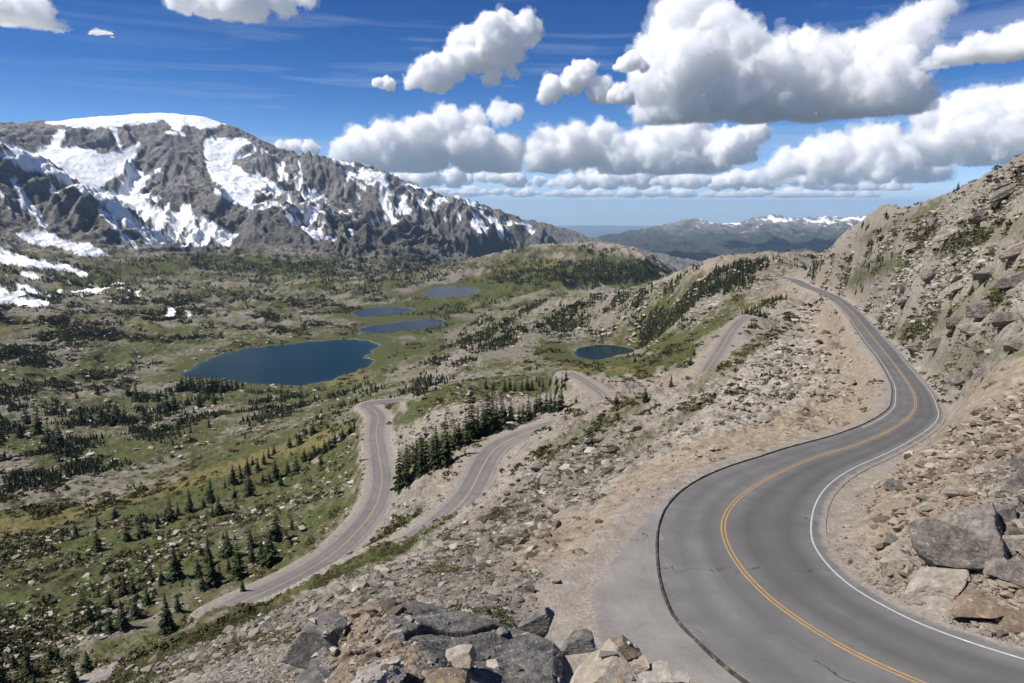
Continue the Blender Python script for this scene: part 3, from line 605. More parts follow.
# ------------------------------------------------------------------ roads, kerb, turnout
def asphalt(name, base, spread):
    m, nt, b = mat(name); g = G(nt)
    n = g.noise(.35, 5, .6); f = g.noise(9, 4, .7); n3 = g.noise(.08, 3, .5)
    v = g.math('ADD', g.math('MULTIPLY', n, .5), g.math('ADD', g.math('MULTIPLY', f, .3), g.math('MULTIPLY', n3, .2)))
    lo, hi = [c * (1 - spread) for c in base], [c * (1 + spread) for c in base]
    c = g.ramp(v, [(.36, lo), (.64, hi)])
    wear = g.attr('wear'); c = g.mix(wear, c, tuple(x * .52 for x in base))
    al, ac = g.attr('along'), g.attr('across')
    jt = g.noise(.5, 4, .65); cx = g.n('ShaderNodeCombineXYZ'); g.put(cx.inputs[0], al); g.put(cx.inputs[1], ac)
    tr = g.math('ABSOLUTE', g.math('SUBTRACT', g.math('FRACT', g.math('ADD', g.math('MULTIPLY', al, 1 / 13.0), g.math('MULTIPLY', jt, .35))), .5))
    lc = g.math('ABSOLUTE', g.math('ADD', g.math('SUBTRACT', ac, 1.9), g.math('MULTIPLY', g.math('SUBTRACT', g.noise(.22, 5, .7), .5), 2.2)))
    seal = g.math('MAXIMUM', g.math('MULTIPLY', g.math('LESS_THAN', tr, .0045), g.math('GREATER_THAN', g.noise(.11, 2, .5), .47)), g.math('MULTIPLY', g.math('LESS_THAN', lc, .04), g.math('GREATER_THAN', g.noise(.06, 2, .5), .46)))
    c = g.mix(g.math('MULTIPLY', seal, .8), c, (.035, .034, .034))
    pch = g.n('ShaderNodeTexVoronoi', feature='F1', distance='CHEBYCHEV'); g.put(pch.inputs['Vector'], g.scale(cx.outputs[0], (.055, .22, 1))); pch.inputs['Scale'].default_value = 1
    c = g.mix(g.math('MULTIPLY', g.ramp(pch.outputs['Color'], [(.55, 0.0), (.58, 1.0)]), .16), c, (.07, .07, .07))
    stn = g.ramp(g.noise(.55, 5, .7, g.scale(cx.outputs[0], (.35, 1.6, 1))), [(.50, 0.0), (.72, 1.0)]); c = g.mix(g.math('MULTIPLY', stn, .38), c, tuple(x * .55 for x in base))
    edge = g.attr('dust'); ed2 = g.ramp(g.math('ADD', edge, g.math('MULTIPLY', g.math('SUBTRACT', g.noise(.7, 6, .7), .5), 1.3)), [(.30, 0.0), (.62, 1.0)]); c = g.mix(g.math('MULTIPLY', ed2, g.math('GREATER_THAN', edge, .02)), c, g.ramp(g.noise(5, 5, .7), [(.30, (.15, .13, .11)), (.5, (.245, .215, .185)), (.70, (.36, .325, .285))]))
    g.put(b.inputs['Base Color'], c); b.inputs['Roughness'].default_value = .82; g.put(b.inputs['Normal'], g.bump(f, .25, .02))
    return m
M_ASPH = asphalt('asphalt', (.150, .146, .145), .24); M_ASPH2 = asphalt('old_asphalt', (.19, .172, .166), .22); M_TURN = asphalt('worn_paving', (.215, .203, .190), .28)
def paint(name, col, worn):
    m, nt, b = mat(name); g = G(nt); n = g.noise(2.2, 5, .75)
    g.put(b.inputs['Base Color'], g.mix(g.ramp(n, [(.5 - worn, 0.0), (.5 + .22 - worn, 1.0)]), tuple(x * .55 + .05 for x in col), col)); b.inputs['Roughness'].default_value = .6
    return m
M_YEL = paint('yellow_paint', (.50, .29, .07), .02); M_WHT = paint('white_paint', (.66, .65, .62), -.03); M_PYEL = paint('faded_yellow_paint', (.42, .33, .14), 0); M_PWHT = paint('faded_white_paint', (.40, .38, .36), 0)
M_KERB, nt, b = mat('tar_kerb'); g = G(nt); g.put(b.inputs['Base Color'], g.ramp(g.noise(3, 4, .6), [(.35, (.024, .021, .019)), (.55, (.058, .052, .046)), (.7, (.15, .135, .115))]))
def strip(name, C, lats, dz, m, parent=None, wears=None, dusts=None):
    """ribbon along C; lats = list of arrays (or numbers) of lateral offsets, positive to the left"""
    n = normals2(C); L = [np.broadcast_to(np.asarray(l, float), (len(C),)) for l in lats]
    V = np.concatenate([np.column_stack([C[:, :2] + n * l[:, None], C[:, 2] + dz]) for l in L]); N = len(C)
    Fs = []
    for k in range(len(L) - 1):
        i = np.arange(N - 1); Fs.append(np.stack([k * N + i, k * N + i + 1, (k + 1) * N + i + 1, (k + 1) * N + i], -1))
    Fs = np.concatenate(Fs)
    e1 = V[Fs[0, 1]] - V[Fs[0, 0]]; e2 = V[Fs[0, 3]] - V[Fs[0, 0]]
    if np.cross(e1, e2)[2] < 0: Fs = Fs[:, ::-1]
    o = obj_np(name, V, Fs, m, True, parent)
    ln = np.concatenate([[0], np.cumsum(np.linalg.norm(np.diff(C[:, :2], axis=0), axis=1))]); fattr(o.data, 'along', np.tile(ln, len(L))); fattr(o.data, 'across', np.concatenate(L))
    fattr(o.data, 'wear', np.zeros(len(V)) if wears is None else np.concatenate([np.full(N, w) for w in wears]))
    fattr(o.data, 'dust', np.zeros(len(V)) if dusts is None else np.concatenate([np.full(N, w) for w in dusts]))
    return o
def band(a, b, ws): return [a + (b - a) * w for w in ws]
ol = np.clip(off_l, 3.0, 5.2); orr = np.clip(off_r, 3.0, 5.6)
lt = [ol + .25, ol * .86, ol * .72, ol * .5, ol * .27, ol * .1, -orr * .1, -orr * .27, -orr * .5, -orr * .74, -orr * .9, -orr - .25, -orr - .95]
road = strip('road', main_c, lt, 0, M_ASPH, None, [.0, .1, .4, .05, .4, .1, .15, .75, .45, .75, .1, 0, 0], [.30, .08, 0, 0, 0, 0, 0, 0, 0, 0, .03, .15, .85])
tag(road, 'smooth grey two lane asphalt road winding up to the saddle', 'road', None, 'structure')
for s in (1, -1): strip('yellow_line', main_c, [s * .12 + .055, s * .12 - .055], .006, M_YEL, road)
strip('white_line', main_c, [-orr + .055, -orr - .055], .006, M_WHT, road)
mr_ = np.hypot(main_c[:, 0], main_c[:, 1]); s_ = (mr_ > 95) & (mr_ < 420)
strip('white_line', main_c[s_], [ol[s_] - .18, ol[s_] - .30], .006, M_WHT, road)
# asphalt kerb on the outer edge
k_ = (np.arange(len(main_c)) > 6) & (mr_ < 330); kc = main_c[k_]; ko = ol[k_]
kw = .05 * noise2(kc[:, 0] * 1.7, kc[:, 1] * 1.7, 402); kerb = strip('kerb', kc, [ko + .44 + kw, ko + .40 + kw, ko + .35, ko + .30, ko + .28], 0, M_KERB)
n_ = len(kc); co_ = np.empty(len(kerb.data.vertices) * 3, np.float32); kerb.data.vertices.foreach_get('co', co_); co_ = co_.reshape(-1, 3)
wob = .05 * noise2(kc[:, 0] * .9, kc[:, 1] * .9, 400)
for row, h in enumerate((-.05, .08, .10, .08, -.03)): co_[row * n_:(row + 1) * n_, 2] += h + (wob if 0 < row < 4 else 0)
kerb.data.vertices.foreach_set('co', co_.ravel()); tag(kerb, 'low black asphalt kerb along the outer edge of the main road', 'kerb', None, 'structure')
def lower_road(name, C, label, w=3.45):
    lt = [w + .5, w + .1, w * .72, w * .5, w * .27, 0, -w * .27, -w * .5, -w * .72, -w - .1, -w - .5]
    o = strip(name, C, lt, 0, M_ASPH2, None, [0, .1, .35, .1, .35, .1, .35, .1, .35, .1, 0], [.8, .3, 0, 0, 0, 0, 0, 0, 0, .3, .8])
    strip('yellow_line', C, [.16, -.16], .01, M_PYEL, o)
    for s in (1, -1): strip('white_line', C, [s * (w - .1) + .07, s * (w - .1) - .07], .01, M_PWHT, o)
    return tag(o, label, 'road', None, 'structure')
_t = sstep(548, 580, project(*mid_c.T)[0]); lower_road('road', mid_c, 'grey road curving below the scree slope beside the tall conifer grove', 3.45 - 1.9 * _t)
lower_road('road', up_c, 'short grey piece of road showing on the orange cut bank below the saddle', 1.0 + 1.0 * sstep(0, 14, np.arange(len(up_c)) * 1.0))
lower_road('road', low_c, 'lowest grey road winding down the tan bank from the lake side')
# paved turnout outside the kerb
tn_w = np.full(len(main_c), np.nan)
for i in range(len(main_c)):
    if mr_[i] > 75: continue
    t = np.arange(0, 22, .25); d_ = poly_sd(main_c[i, 0] + nm[i, 0] * (ol[i] + .3 + t), main_c[i, 1] + nm[i, 1] * (ol[i] + .3 + t), TURN); k = np.nonzero(d_ < 0)[0]
    if len(k): tn_w[i] = t[k[-1]]
gi = np.nonzero(~np.isnan(tn_w))[0]; gi = np.arange(gi[0], gi[-1] + 1); tw = smooth1(np.nan_to_num(tn_w[gi]), 4); tl_ = ol[gi] + .3
tw = tw + .35 * noise2(main_c[gi, 0] * .35, main_c[gi, 1] * .35, 77)
to = strip('turnout', main_c[gi], [tl_ + tw * w for w in (1.0, .93, .85, .7, .5, .25, 0)], -.04, M_TURN, None, None, [1.2, .80, .42, .16, .05, .03, .12])
tag(to, 'pale worn paved turnout outside the black kerb', 'turnout', None, 'structure')

# ------------------------------------------------------------------ lakes
def water(name, deep):
    m, nt, b = mat(name); g = G(nt)
    g.put(b.inputs['Base Color'], g.mix(g.attr('shallow'), deep, (.055, .085, .06))); b.inputs['Roughness'].default_value = .2; b.inputs['IOR'].default_value = 1.33
    b.inputs['Specular IOR Level'].default_value = .07
    g.put(b.inputs['Normal'], g.bump(g.noise(.8, 3, .6, g.scale(g.pos(), (1, .45, 1))), .10, .3)); return m
M_LAKE = water('lake_water', (.0035, .019, .024)); M_TARN = water('tarn_water', (.016, .022, .026))
for key, label, m in (('big', 'large dark blue lake in the middle of the valley', M_LAKE), ('small', 'small dark blue tarn at the foot of the wooded hill', M_LAKE), ('far', 'grey blue lake farthest up the valley below the rounded hill', M_TARN), ('north', 'narrow grey blue pond between the two larger valley lakes', M_TARN), ('reedy', 'shallow grey pond with rocky islets just behind the large lake', M_TARN)):
    P, z = LAKES[key]; bm = bmesh.new()
    c = P.mean(0); rings = [1.0, .985, .95, .85, .5]; n = len(P)
    V = np.concatenate([np.column_stack([c[:2] + (P[:, :2] - c[:2]) * k, np.full(n, z)]) for k in rings] + [[[c[0], c[1], z]]])
    i = np.arange(n); j = (i + 1) % n
    Q = np.concatenate([np.stack([k * n + i, k * n + j, (k + 1) * n + j, (k + 1) * n + i], -1) for k in range(4)]); T = np.stack([4 * n + i, 4 * n + j, np.full(n, 5 * n)], -1)
    if np.cross(V[Q[0, 1]] - V[Q[0, 0]], V[Q[0, 3]] - V[Q[0, 0]])[2] < 0: Q = Q[:, ::-1]; T = T[:, ::-1]
    o = obj_np('lake', V, [Q, T], m, True); fattr(o.data, 'shallow', np.concatenate([np.full(n, s) for s in (.9, .45, .1, 0, 0)] + [[0]]))
    tag(o, label, 'lake', None, 'structure')
# ------------------------------------------------------------------ where the camera's land is, as a sampling table
pixarea = np.zeros(NR * NA)
_u = GU.reshape(NR, NA); _v = GV.reshape(NR, NA)
pixarea.reshape(NR, NA)[:-1, :-1] = np.abs((_u[1:, :-1] - _u[:-1, :-1]) * (_v[:-1, 1:] - _v[:-1, :-1]) - (_u[:-1, 1:] - _u[:-1, :-1]) * (_v[1:, :-1] - _v[:-1, :-1]))
INFR = VIS & (GU > -45) & (GU < 1069) & (GV > 100) & (GV < 712) & (GD > 1)
def scatter(weight, n, seed):
    """n random ground points, chosen with the given weight per unit of visible area"""
    r_ = np.random.default_rng(seed); w = np.where(INFR, pixarea * weight, 0); w = np.maximum(w, 0); c = np.cumsum(w); i = np.searchsorted(c, r_.random(n) * c[-1])
    i = np.minimum(i, len(w) - 1)
    a = GF['az'][i] + (r_.random(n) - .5) * (GA[200] - GA[199]); k = np.minimum(i // NA, NR - 2); r = GF['r'][i] + (r_.random(n) - .5) * (GR[k + 1] - GR[k])
    x = r * np.sin(a); y = r * np.cos(a); return x, y, ground(x, y), i
def merge(protos, pick, x, y, z, sc, rz, zsc=None, tones=None, lean=None):
    """one mesh from many scaled, turned copies of small prototype meshes [(verts, faces)]"""
    Vs, Fs, Ts = [], [], []; off = 0
    for k, (pv, pf) in enumerate(protos):
        m = np.nonzero(pick == k)[0]
        if not len(m): continue
        c, s = np.cos(rz[m])[:, None], np.sin(rz[m])[:, None]; h = (sc if zsc is None else zsc)[m][:, None]
        X = pv[None, :, 0] * sc[m][:, None]; Y = pv[None, :, 1] * sc[m][:, None]; Z = pv[None, :, 2] * h
        V = np.stack([X * c - Y * s + x[m][:, None], X * s + Y * c + y[m][:, None], Z + z[m][:, None]], -1)
        Vs.append(V.reshape(-1, 3)); Fs.append((pf[None] + (np.arange(len(m)) * len(pv))[:, None, None] + off).reshape(-1, pf.shape[1])); off += len(m) * len(pv)
        if tones is not None: Ts.append(np.repeat(tones[m], len(pv)))
    return np.concatenate(Vs), np.concatenate(Fs), (np.concatenate(Ts) if tones is not None else None)

# ------------------------------------------------------------------ conifers
def leaf_mat(name, stops):
    m, nt, b = mat(name); g = G(nt)
    rnd = g.n('ShaderNodeObjectInfo').outputs['Random']
    t = g.math('ADD', g.math('MULTIPLY', g.attr('tone'), .6), g.math('ADD', g.math('MULTIPLY', g.noise(1.3, 3, .6), .35), g.math('MULTIPLY', rnd, .34)))
    g.put(b.inputs['Base Color'], g.ramp(t, stops)); b.inputs['Roughness'].default_value = .75
    return m
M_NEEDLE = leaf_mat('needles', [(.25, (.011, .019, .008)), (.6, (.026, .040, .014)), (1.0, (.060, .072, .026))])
M_FOREST = leaf_mat('forest_needles', [(.2, (.012, .019, .009)), (.6, (.026, .036, .015)), (.9, (.050, .056, .024))])
M_SHRUB = leaf_mat('shrub_leaves', [(.2, (.018, .020, .008)), (.55, (.044, .045, .017)), (.9, (.095, .085, .034))])
M_BARK, nt, b = mat('bark'); g = G(nt); g.put(b.inputs['Base Color'], g.ramp(g.noise(4, 4), [(.3, (.05, .038, .028)), (.7, (.14, .11, .085))]))
def conifer(seed, whorls=15, slim=.17, dead=0.0):
    """unit-height crown: drooping sprays of needle faces on whorled branches, narrowing to a spire"""
    q = random.Random(seed); V, Fq, T = [], [], []
    lop = [q.uniform(.75, 1.15) for _ in range(5)]
    for w in range(whorls):
        t = (w + q.uniform(-.2, .2)) / whorls; h = .05 + .93 * max(0, t); rad = slim * (1 - h) ** .82 * q.uniform(.8, 1.2) + .012
        nb = 7 if w < whorls * .6 else 5; a0 = q.uniform(0, 6.28)
        for k in range(nb):
            if q.random() < .07 + dead: continue
            an = a0 + k * 6.283 / nb + q.uniform(-.3, .3); L = rad * q.uniform(.7, 1.25) * lop[int(an * 5 / 6.283) % 5]; dr = q.uniform(.12, .4) * L
            ca_, sa = math.cos(an), math.sin(an); wd = L * q.uniform(.30, .46); tone = q.random()
            for j in range(3):
                f0, f1 = j / 3.0, (j + 1.15) / 3.0; w0, w1 = wd * (1 - f0 * .55), wd * (1 - f1 * .8) * q.uniform(.5, 1.0)
                z0 = h - dr * f0 ** 1.5 + .012 * q.uniform(-1, 1); z1_ = h - dr * f1 ** 1.5 - .010; b0 = len(V)
                for f, ww, z in ((f0, w0, z0), (f1, w1, z1_)):
                    for s_ in (-1, 1): V.append((ca_ * L * f - sa * ww * s_, sa * L * f + ca_ * ww * s_, z - .25 * ww + q.uniform(-.006, .006)))
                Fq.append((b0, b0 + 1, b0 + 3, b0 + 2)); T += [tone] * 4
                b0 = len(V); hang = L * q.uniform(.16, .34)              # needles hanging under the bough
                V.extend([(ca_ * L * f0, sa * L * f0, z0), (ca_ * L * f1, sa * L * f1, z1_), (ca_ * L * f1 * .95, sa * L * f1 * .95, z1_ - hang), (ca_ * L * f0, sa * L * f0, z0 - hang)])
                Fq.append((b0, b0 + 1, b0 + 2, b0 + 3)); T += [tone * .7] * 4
    return np.array(V), np.array(Fq), np.array(T)
CROWNS = []
for sd, wh, sl in ((1, 17, .155), (2, 15, .19), (3, 19, .135), (4, 14, .22), (5, 16, .17), (6, 18, .20), (7, 13, .165)):
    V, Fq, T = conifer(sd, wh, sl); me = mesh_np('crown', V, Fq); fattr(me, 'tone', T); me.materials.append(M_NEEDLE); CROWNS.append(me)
def trunk_mesh():
    V, Fq = [], []; n = 6
    for k, (z, r) in enumerate(((-.06, .020), (.06, .015), (.4, .010), (.8, .004), (.985, .0012))):
        for i in range(n): V.append((r * math.cos(i * 6.283 / n), r * math.sin(i * 6.283 / n), z))
    for k in range(4):
        for i in range(n): Fq.append((k * n + i, k * n + (i + 1) % n, (k + 1) * n + (i + 1) % n, (k + 1) * n + i))
    return mesh_np('trunk', np.array(V), np.array(Fq), True)
TRUNK = trunk_mesh(); TRUNK.materials.append(M_BARK)
ORD = 'first second third fourth fifth sixth seventh eighth ninth tenth eleventh twelfth thirteenth fourteenth fifteenth sixteenth seventeenth eighteenth nineteenth twentieth'.split()
# each clump: how the trees are counted, where it stands, trees as (u of the base, v of the base, height in pixels)
CLUMPS = [
 ('down from the road', 'in the slope corner clump', -1, [(28, 676, 32), (3, 690, 26), (35, 690, 16), (51, 661, 14), (58, 661, 19), (88, 671, 19), (73, 684, 20), (14, 668, 15)]),
 ('down from the road', 'in the dense clump on the slope', -1, [(76, 631, 14), (90, 623, 20), (110, 610, 17), (110, 633, 22), (125, 595, 19), (123, 628, 26), (133, 593, 17), (136, 618, 22), (148, 605, 19), (151, 583, 22), (168, 630, 33), (179, 613, 18), (100, 633, 13)]),
 ('down from the road', 'in the clump nearest the tan scree', -1, [(176, 581, 28), (203, 591, 15), (210, 566, 28), (213, 586, 27), (199, 576, 17), (229, 556, 24), (229, 573, 16), (239, 580, 33), (251, 546, 15), (252, 563, 17), (271, 563, 33), (277, 540, 25), (292, 530, 13), (243, 591, 12), (220, 580, 16), (262, 556, 14)]),
 ('down the slope', 'scattered on the open green slope', -1, [(98, 551, 18), (127, 541, 17), (142, 535, 22), (158, 524, 11), (115, 518, 10), (98, 527, 12), (76, 536, 12), (52, 550, 8), (79, 560, 8), (62, 542, 5)]),
 ('up the slope', 'at the row\'s lower end', 1, [(171, 520, 20), (166, 520, 11), (178, 515, 12), (190, 512, 21), (211, 503, 22), (213, 517, 11), (219, 515, 18), (225, 488, 9), (233, 484, 17), (235, 498, 10), (236, 508, 6), (241, 478, 9), (250, 496, 19), (204, 508, 10)]),
 ('up the slope', 'in the long row\'s middle', 1, [(248, 474, 14), (253, 465, 8), (258, 470, 11), (264, 464, 10), (269, 458, 9), (274, 455, 10), (263, 481, 9), (276, 478, 17), (281, 485, 11), (290, 448, 10), (288, 473, 11), (297, 473, 18), (300, 444, 13), (270, 483, 11)]),
 ('up the slope', 'at the row\'s upper end', 1, [(305, 462, 12), (306, 435, 9), (313, 434, 13), (315, 457, 11), (311, 463, 12), (319, 454, 9), (325, 453, 12), (321, 464, 8), (330, 449, 11), (335, 443, 9), (340, 439, 8), (343, 439, 10), (351, 434, 11), (354, 431, 9), (321, 425, 5), (328, 428, 6)]),
 ('up the grove', 'low in the grove between two roads', 1, [(400, 489, 35), (407, 485, 38), (416, 475, 30), (421, 475, 34), (427, 471, 38), (433, 468, 30), (438, 468, 36), (447, 464, 42), (443, 464, 30), (455, 446, 20), (459, 443, 18)]),
 ('up the road', 'high in the grove between two roads', 1, [(466, 443, 27), (472, 439, 33), (478, 436, 25), (483, 435, 27), (487, 433, 33), (493, 429, 33), (497, 429, 22), (502, 423, 28), (505, 423, 14), (511, 423, 20), (519, 423, 13), (523, 422, 18)]),
 ('up the road', 'in the last grove on the curve', 1, [(528, 421, 20), (531, 420, 15), (536, 413, 17), (540, 412, 19), (546, 412, 17), (550, 412, 20), (555, 412, 19), (561, 409, 20), (543, 414, 13), (558, 412, 14), (534, 417, 12)]),
 ('towards the tarn', 'in the belt behind the grove', 1, [(486, 389, 12), (493, 390, 9), (505, 392, 13), (510, 391, 12), (515, 391, 10), (522, 391, 12), (527, 390, 12), (532, 390, 11), (539, 386, 10), (543, 388, 10), (562, 383, 10), (566, 381, 10), (570, 380, 9), (550, 386, 8), (556, 384, 9)]),
 ('up the hill', 'alone among shrubs below the tarn', 1, [(616, 405, 10), (645, 402, 14), (671, 387, 11), (576, 403, 6), (690, 365, 8)]),
 ('away from the lake', 'in the loose group below the lake', -1, [(27, 424, 16), (38, 433, 20), (49, 444, 22), (60, 448, 23), (55, 446, 15), (67, 456, 12), (77, 399, 10), (81, 422, 11), (91, 422, 11), (98, 395, 11), (12, 410, 11), (20, 436, 14)]),
 ('away from the lake', 'in the tight clump on the flat', -1, [(101, 421, 18), (109, 422, 17), (118, 421, 17), (125, 421, 16), (105, 424, 12), (113, 424, 12), (121, 424, 13)]),
 ('along the shore', 'in the row lining the lake shore', 1, [(182, 390, 12), (187, 391, 14), (191, 391, 15), (195, 392, 13), (200, 391, 14), (204, 392, 15), (208, 392, 14), (213, 391, 14), (217, 392, 15), (222, 392, 13), (227, 391, 12), (232, 391, 11), (237, 390, 10), (242, 389, 6), (178, 391, 10)]),
 ('away from the lake', 'behind the row on the lake shore', -1, [(128, 394, 13), (136, 399, 15), (158, 402, 12), (168, 412, 19), (175, 409, 15), (199, 407, 12), (214, 404, 9), (148, 400, 9), (163, 408, 10), (188, 405, 9), (209, 427, 8), (182, 425, 9)]),
 ('down the ridge', 'on the rocky hillside skyline', -1, [(958, 190, 7), (954, 192, 4), (948, 195, 3), (921, 205, 4), (888, 219, 5), (868, 228, 6), (866, 230, 5)]),
]
def locate(u, v):
    """first ground point met along the view ray through a pixel"""
    az, s = azs(u, v); fx = np.interp(az, GA, np.arange(NA)); i = int(fx); t = fx - i
    zz = GZ.reshape(NR, NA); col = (zz[:, i] * (1 - t) + zz[:, min(i + 1, NA - 1)] * t) / GR
    k = np.nonzero(col >= s)[0]; k = k[k > 3]
    if not len(k): return None
    k = k[0]; f = (s - col[k - 1]) / max(col[k] - col[k - 1], 1e-9); r = GR[k - 1] + (GR[k] - GR[k - 1]) * np.clip(f, 0, 1)
    return np.array([r * math.sin(az), r * math.cos(az), r * s])
def plant_tree(p, h, label, group, q, first=[None], slim=1.0):
    root = bpy.data.objects.new('conifer', None); root.empty_display_size = .5
    link(root); root.location = (float(p[0]), float(p[1]), float(p[2]) - .1); root.rotation_euler = (q.uniform(-.03, .03), q.uniform(-.03, .03), q.uniform(0, 6.28))
    w = q.uniform(1.05, 1.45) * slim; root.scale = (h * w, h * w, h)
    if first[0] is None:
        first[0] = (bpy.data.objects.new('crown', CROWNS[0]), bpy.data.objects.new('trunk', TRUNK)); c, t = first[0]
    else: c, t = first[0][0].copy(), first[0][1].copy()
    c.data = CROWNS[q.randrange(len(CROWNS))]
    link(c, root); link(t, root)
    return tag(root, label, 'tree', group)
q = random.Random(11); N_TREES = 0; TREE_XY = []
for how, where, sgn, L in CLUMPS:
    L = sorted(L, key=lambda t: sgn * t[0]); big = max(t[2] for t in L)
    for k, (u, v, hp) in enumerate(L):
        p = locate(u, v)
        if p is None or min(seg_dist(p[:1], p[1:2], c_)[0][0] for c_ in (mid_all, low_c, main_c)) < 4.2: continue
        d = p[1] * CP - p[2] * SP; h = hp * d / F / CP * (1.32 if 'grove' in where else 1.28); slim_ = .66 if 'grove' in where else 1.0
        look_ = 'tallest dark conifer' if hp == big and sum(t[2] == big for t in L) == 1 else 'slender dark conifer' if hp > .75 * big else 'mid height conifer' if hp > .5 * big else 'stunted small conifer'
        plant_tree(p, h, f'{look_}, {ORD[k]} {how}, {where}', 'conifers ' + where, q, slim=slim_); N_TREES += 1; TREE_XY.append(p)

# distant timber: too many and too small to count
FOR = blank() + .05
for P, v in (([(-60, 258), (215, 252), (300, 258), (460, 256), (470, 285), (400, 300), (300, 300), (200, 290), (60, 300), (-60, 300)], .55), ([(170, 256), (260, 262), (440, 262), (440, 278), (330, 280), (240, 275)], 1.0), ([(-60, 300), (200, 292), (400, 305), (350, 330), (190, 365), (120, 385), (-60, 400)], .42), ([(490, 268), (540, 258), (560, 262), (640, 262), (680, 272), (640, 284), (560, 283), (500, 284)], 1.0), ([(560, 244), (600, 242), (690, 272), (640, 268)], .6),
             ([(430, 360), (480, 318), (540, 300), (640, 290), (640, 330), (560, 335), (480, 360), (430, 392), (400, 400)], .66), ([(640, 350), (660, 335), (700, 305), (745, 285), (775, 262), (735, 262), (690, 290), (640, 318)], 1.0), ([(640, 292), (700, 268), (775, 258), (770, 270), (700, 295), (640, 320)], .55), ([(355, 318), (450, 300), (520, 292), (480, 312), (440, 335), (400, 320)], .6),
             ([(-60, 400), (250, 385), (380, 385), (400, 395), (250, 425), (140, 450), (-60, 500)], .5), ([(-60, 425), (110, 430), (140, 470), (40, 490), (-60, 500)], .5), ([(220, 270), (330, 245), (450, 235), (500, 245), (450, 262), (300, 262)], .5), ([(400, 195), (520, 235), (560, 245), (470, 240)], .25), ([(200, 405), (330, 395), (330, 410), (220, 430)], .35), ([(830, 285), (850, 258), (880, 240), (905, 228), (905, 250), (870, 275)], .22), ([(785, 285), (815, 262), (820, 275)], .7), ([(735, 330), (760, 300), (790, 290), (770, 320)], .5)):
    p_poly(FOR, P, v)
FOR = blur(FOR, 5)
clump_n = np.where(GF['r'] > 900, fbm2(GX / 95, GY / 95, 3, 501), fbm2(GX / 42, GY / 42, 3, 503))
wf = look(FOR, GU, GV); wf = wf * sstep(.02, .30, clump_n + .58 * wf - .2) * np.where((GV < 287) & (GU > 470) & (GU < 700), 2.2, 1) * (1 - w_snow) * (GF['road'] > 3) * (GF['lake'] > 2) * (GF['r'] > 150) * (1 - .85 * w_mead) * (GF['r'] < 6200)
wf *= sstep(130, 420, GF['r']) * .9 + .1
wf *= np.where((GF['az'] > .40) & (GF['r'] < 700), .5, 1)
fx, fy, fz, fi = scatter(wf, 21000, 21)
fr_ = np.hypot(fx, fy); keep = np.hypot(fx, fy) > 0
rr = np.random.default_rng(5)
fh = rr.uniform(3.0, 7.2, len(fx)) * np.where(rr.random(len(fx)) < .3, .6, 1) * np.interp(fr_, [200, 500, 1500, 4000], [.5, .72, 1.1, 2.0])
# the largest of them still stand as trees of their own
px_h = fh / fr_; far_pick = np.argsort(-px_h)[:max(0, 296 - N_TREES)]
order = far_pick[np.argsort(GU[fi[far_pick]])]
ZONES = [(0, 130, 'on the flat below the snow'), (130, 380, 'among slabs beside the large lake'), (380, 520, 'on the spur above the grove'), (520, 640, 'on the spur above the tarn'), (640, 760, 'on the wooded hill above the tarn'), (760, 1100, 'on the hillside by the saddle')]
for lo, hi, where in ZONES:
    zs = [k for k in order if lo <= np.clip(GU[fi[k]], 0, 1099) < hi]
    zs.sort(key=lambda k: fr_[k])
    for j, k in enumerate(zs):
        nm_lab = ORD[j] if j < 20 else 'twenty ' + ORD[j - 20] if j < 29 else ('thirtieth' if j == 29 else 'thirty ' + ORD[(j - 30) % 9])
        plant_tree((fx[k], fy[k], fz[k]), fh[k], f'small conifer {where}, {nm_lab} in distance', 'conifers ' + where, q)
rest = np.ones(len(fx), bool); rest[far_pick] = False
def small_conifer(seed):
    q = random.Random(seed); V, Fq = [], []
    for w in range(5):
        h = .02 + .19 * w; rad = .24 * (1 - h) * q.uniform(.8, 1.15); a0 = q.uniform(0, 6.28)
        for k in range(5):
            an = a0 + k * 1.257 + q.uniform(-.3, .3); L = rad * q.uniform(.75, 1.3); ca_, sa = math.cos(an), math.sin(an); ww = L * .62; b0 = len(V)
            V += [(-sa * ww * .2, ca_ * ww * .2, h + .26), (ca_ * L * .6 - sa * ww, sa * L * .6 + ca_ * ww, h + .05), (ca_ * L, sa * L, h - .02), (ca_ * L * .6 + sa * ww, sa * L * .6 - ca_ * ww, h + .05)]; Fq.append((b0, b0 + 1, b0 + 2, b0 + 3))
    return np.array(V), np.array(Fq)
SM = [small_conifer(s) for s in range(5)]
m = np.nonzero(rest)[0]
V, Fq, T = merge(SM, rr.integers(0, 5, len(m)), fx[m], fy[m], fz[m] - .15, fh[m] * rr.uniform(.9, 1.35, len(m)), rr.uniform(0, 6.28, len(m)), fh[m], rr.random(len(m)))
o = obj_np('conifer_forest', V, Fq, M_FOREST); fattr(o.data, 'tone', T); tag(o, 'far dark conifer timber covering the valley floor and hills', 'forest', None, 'stuff')

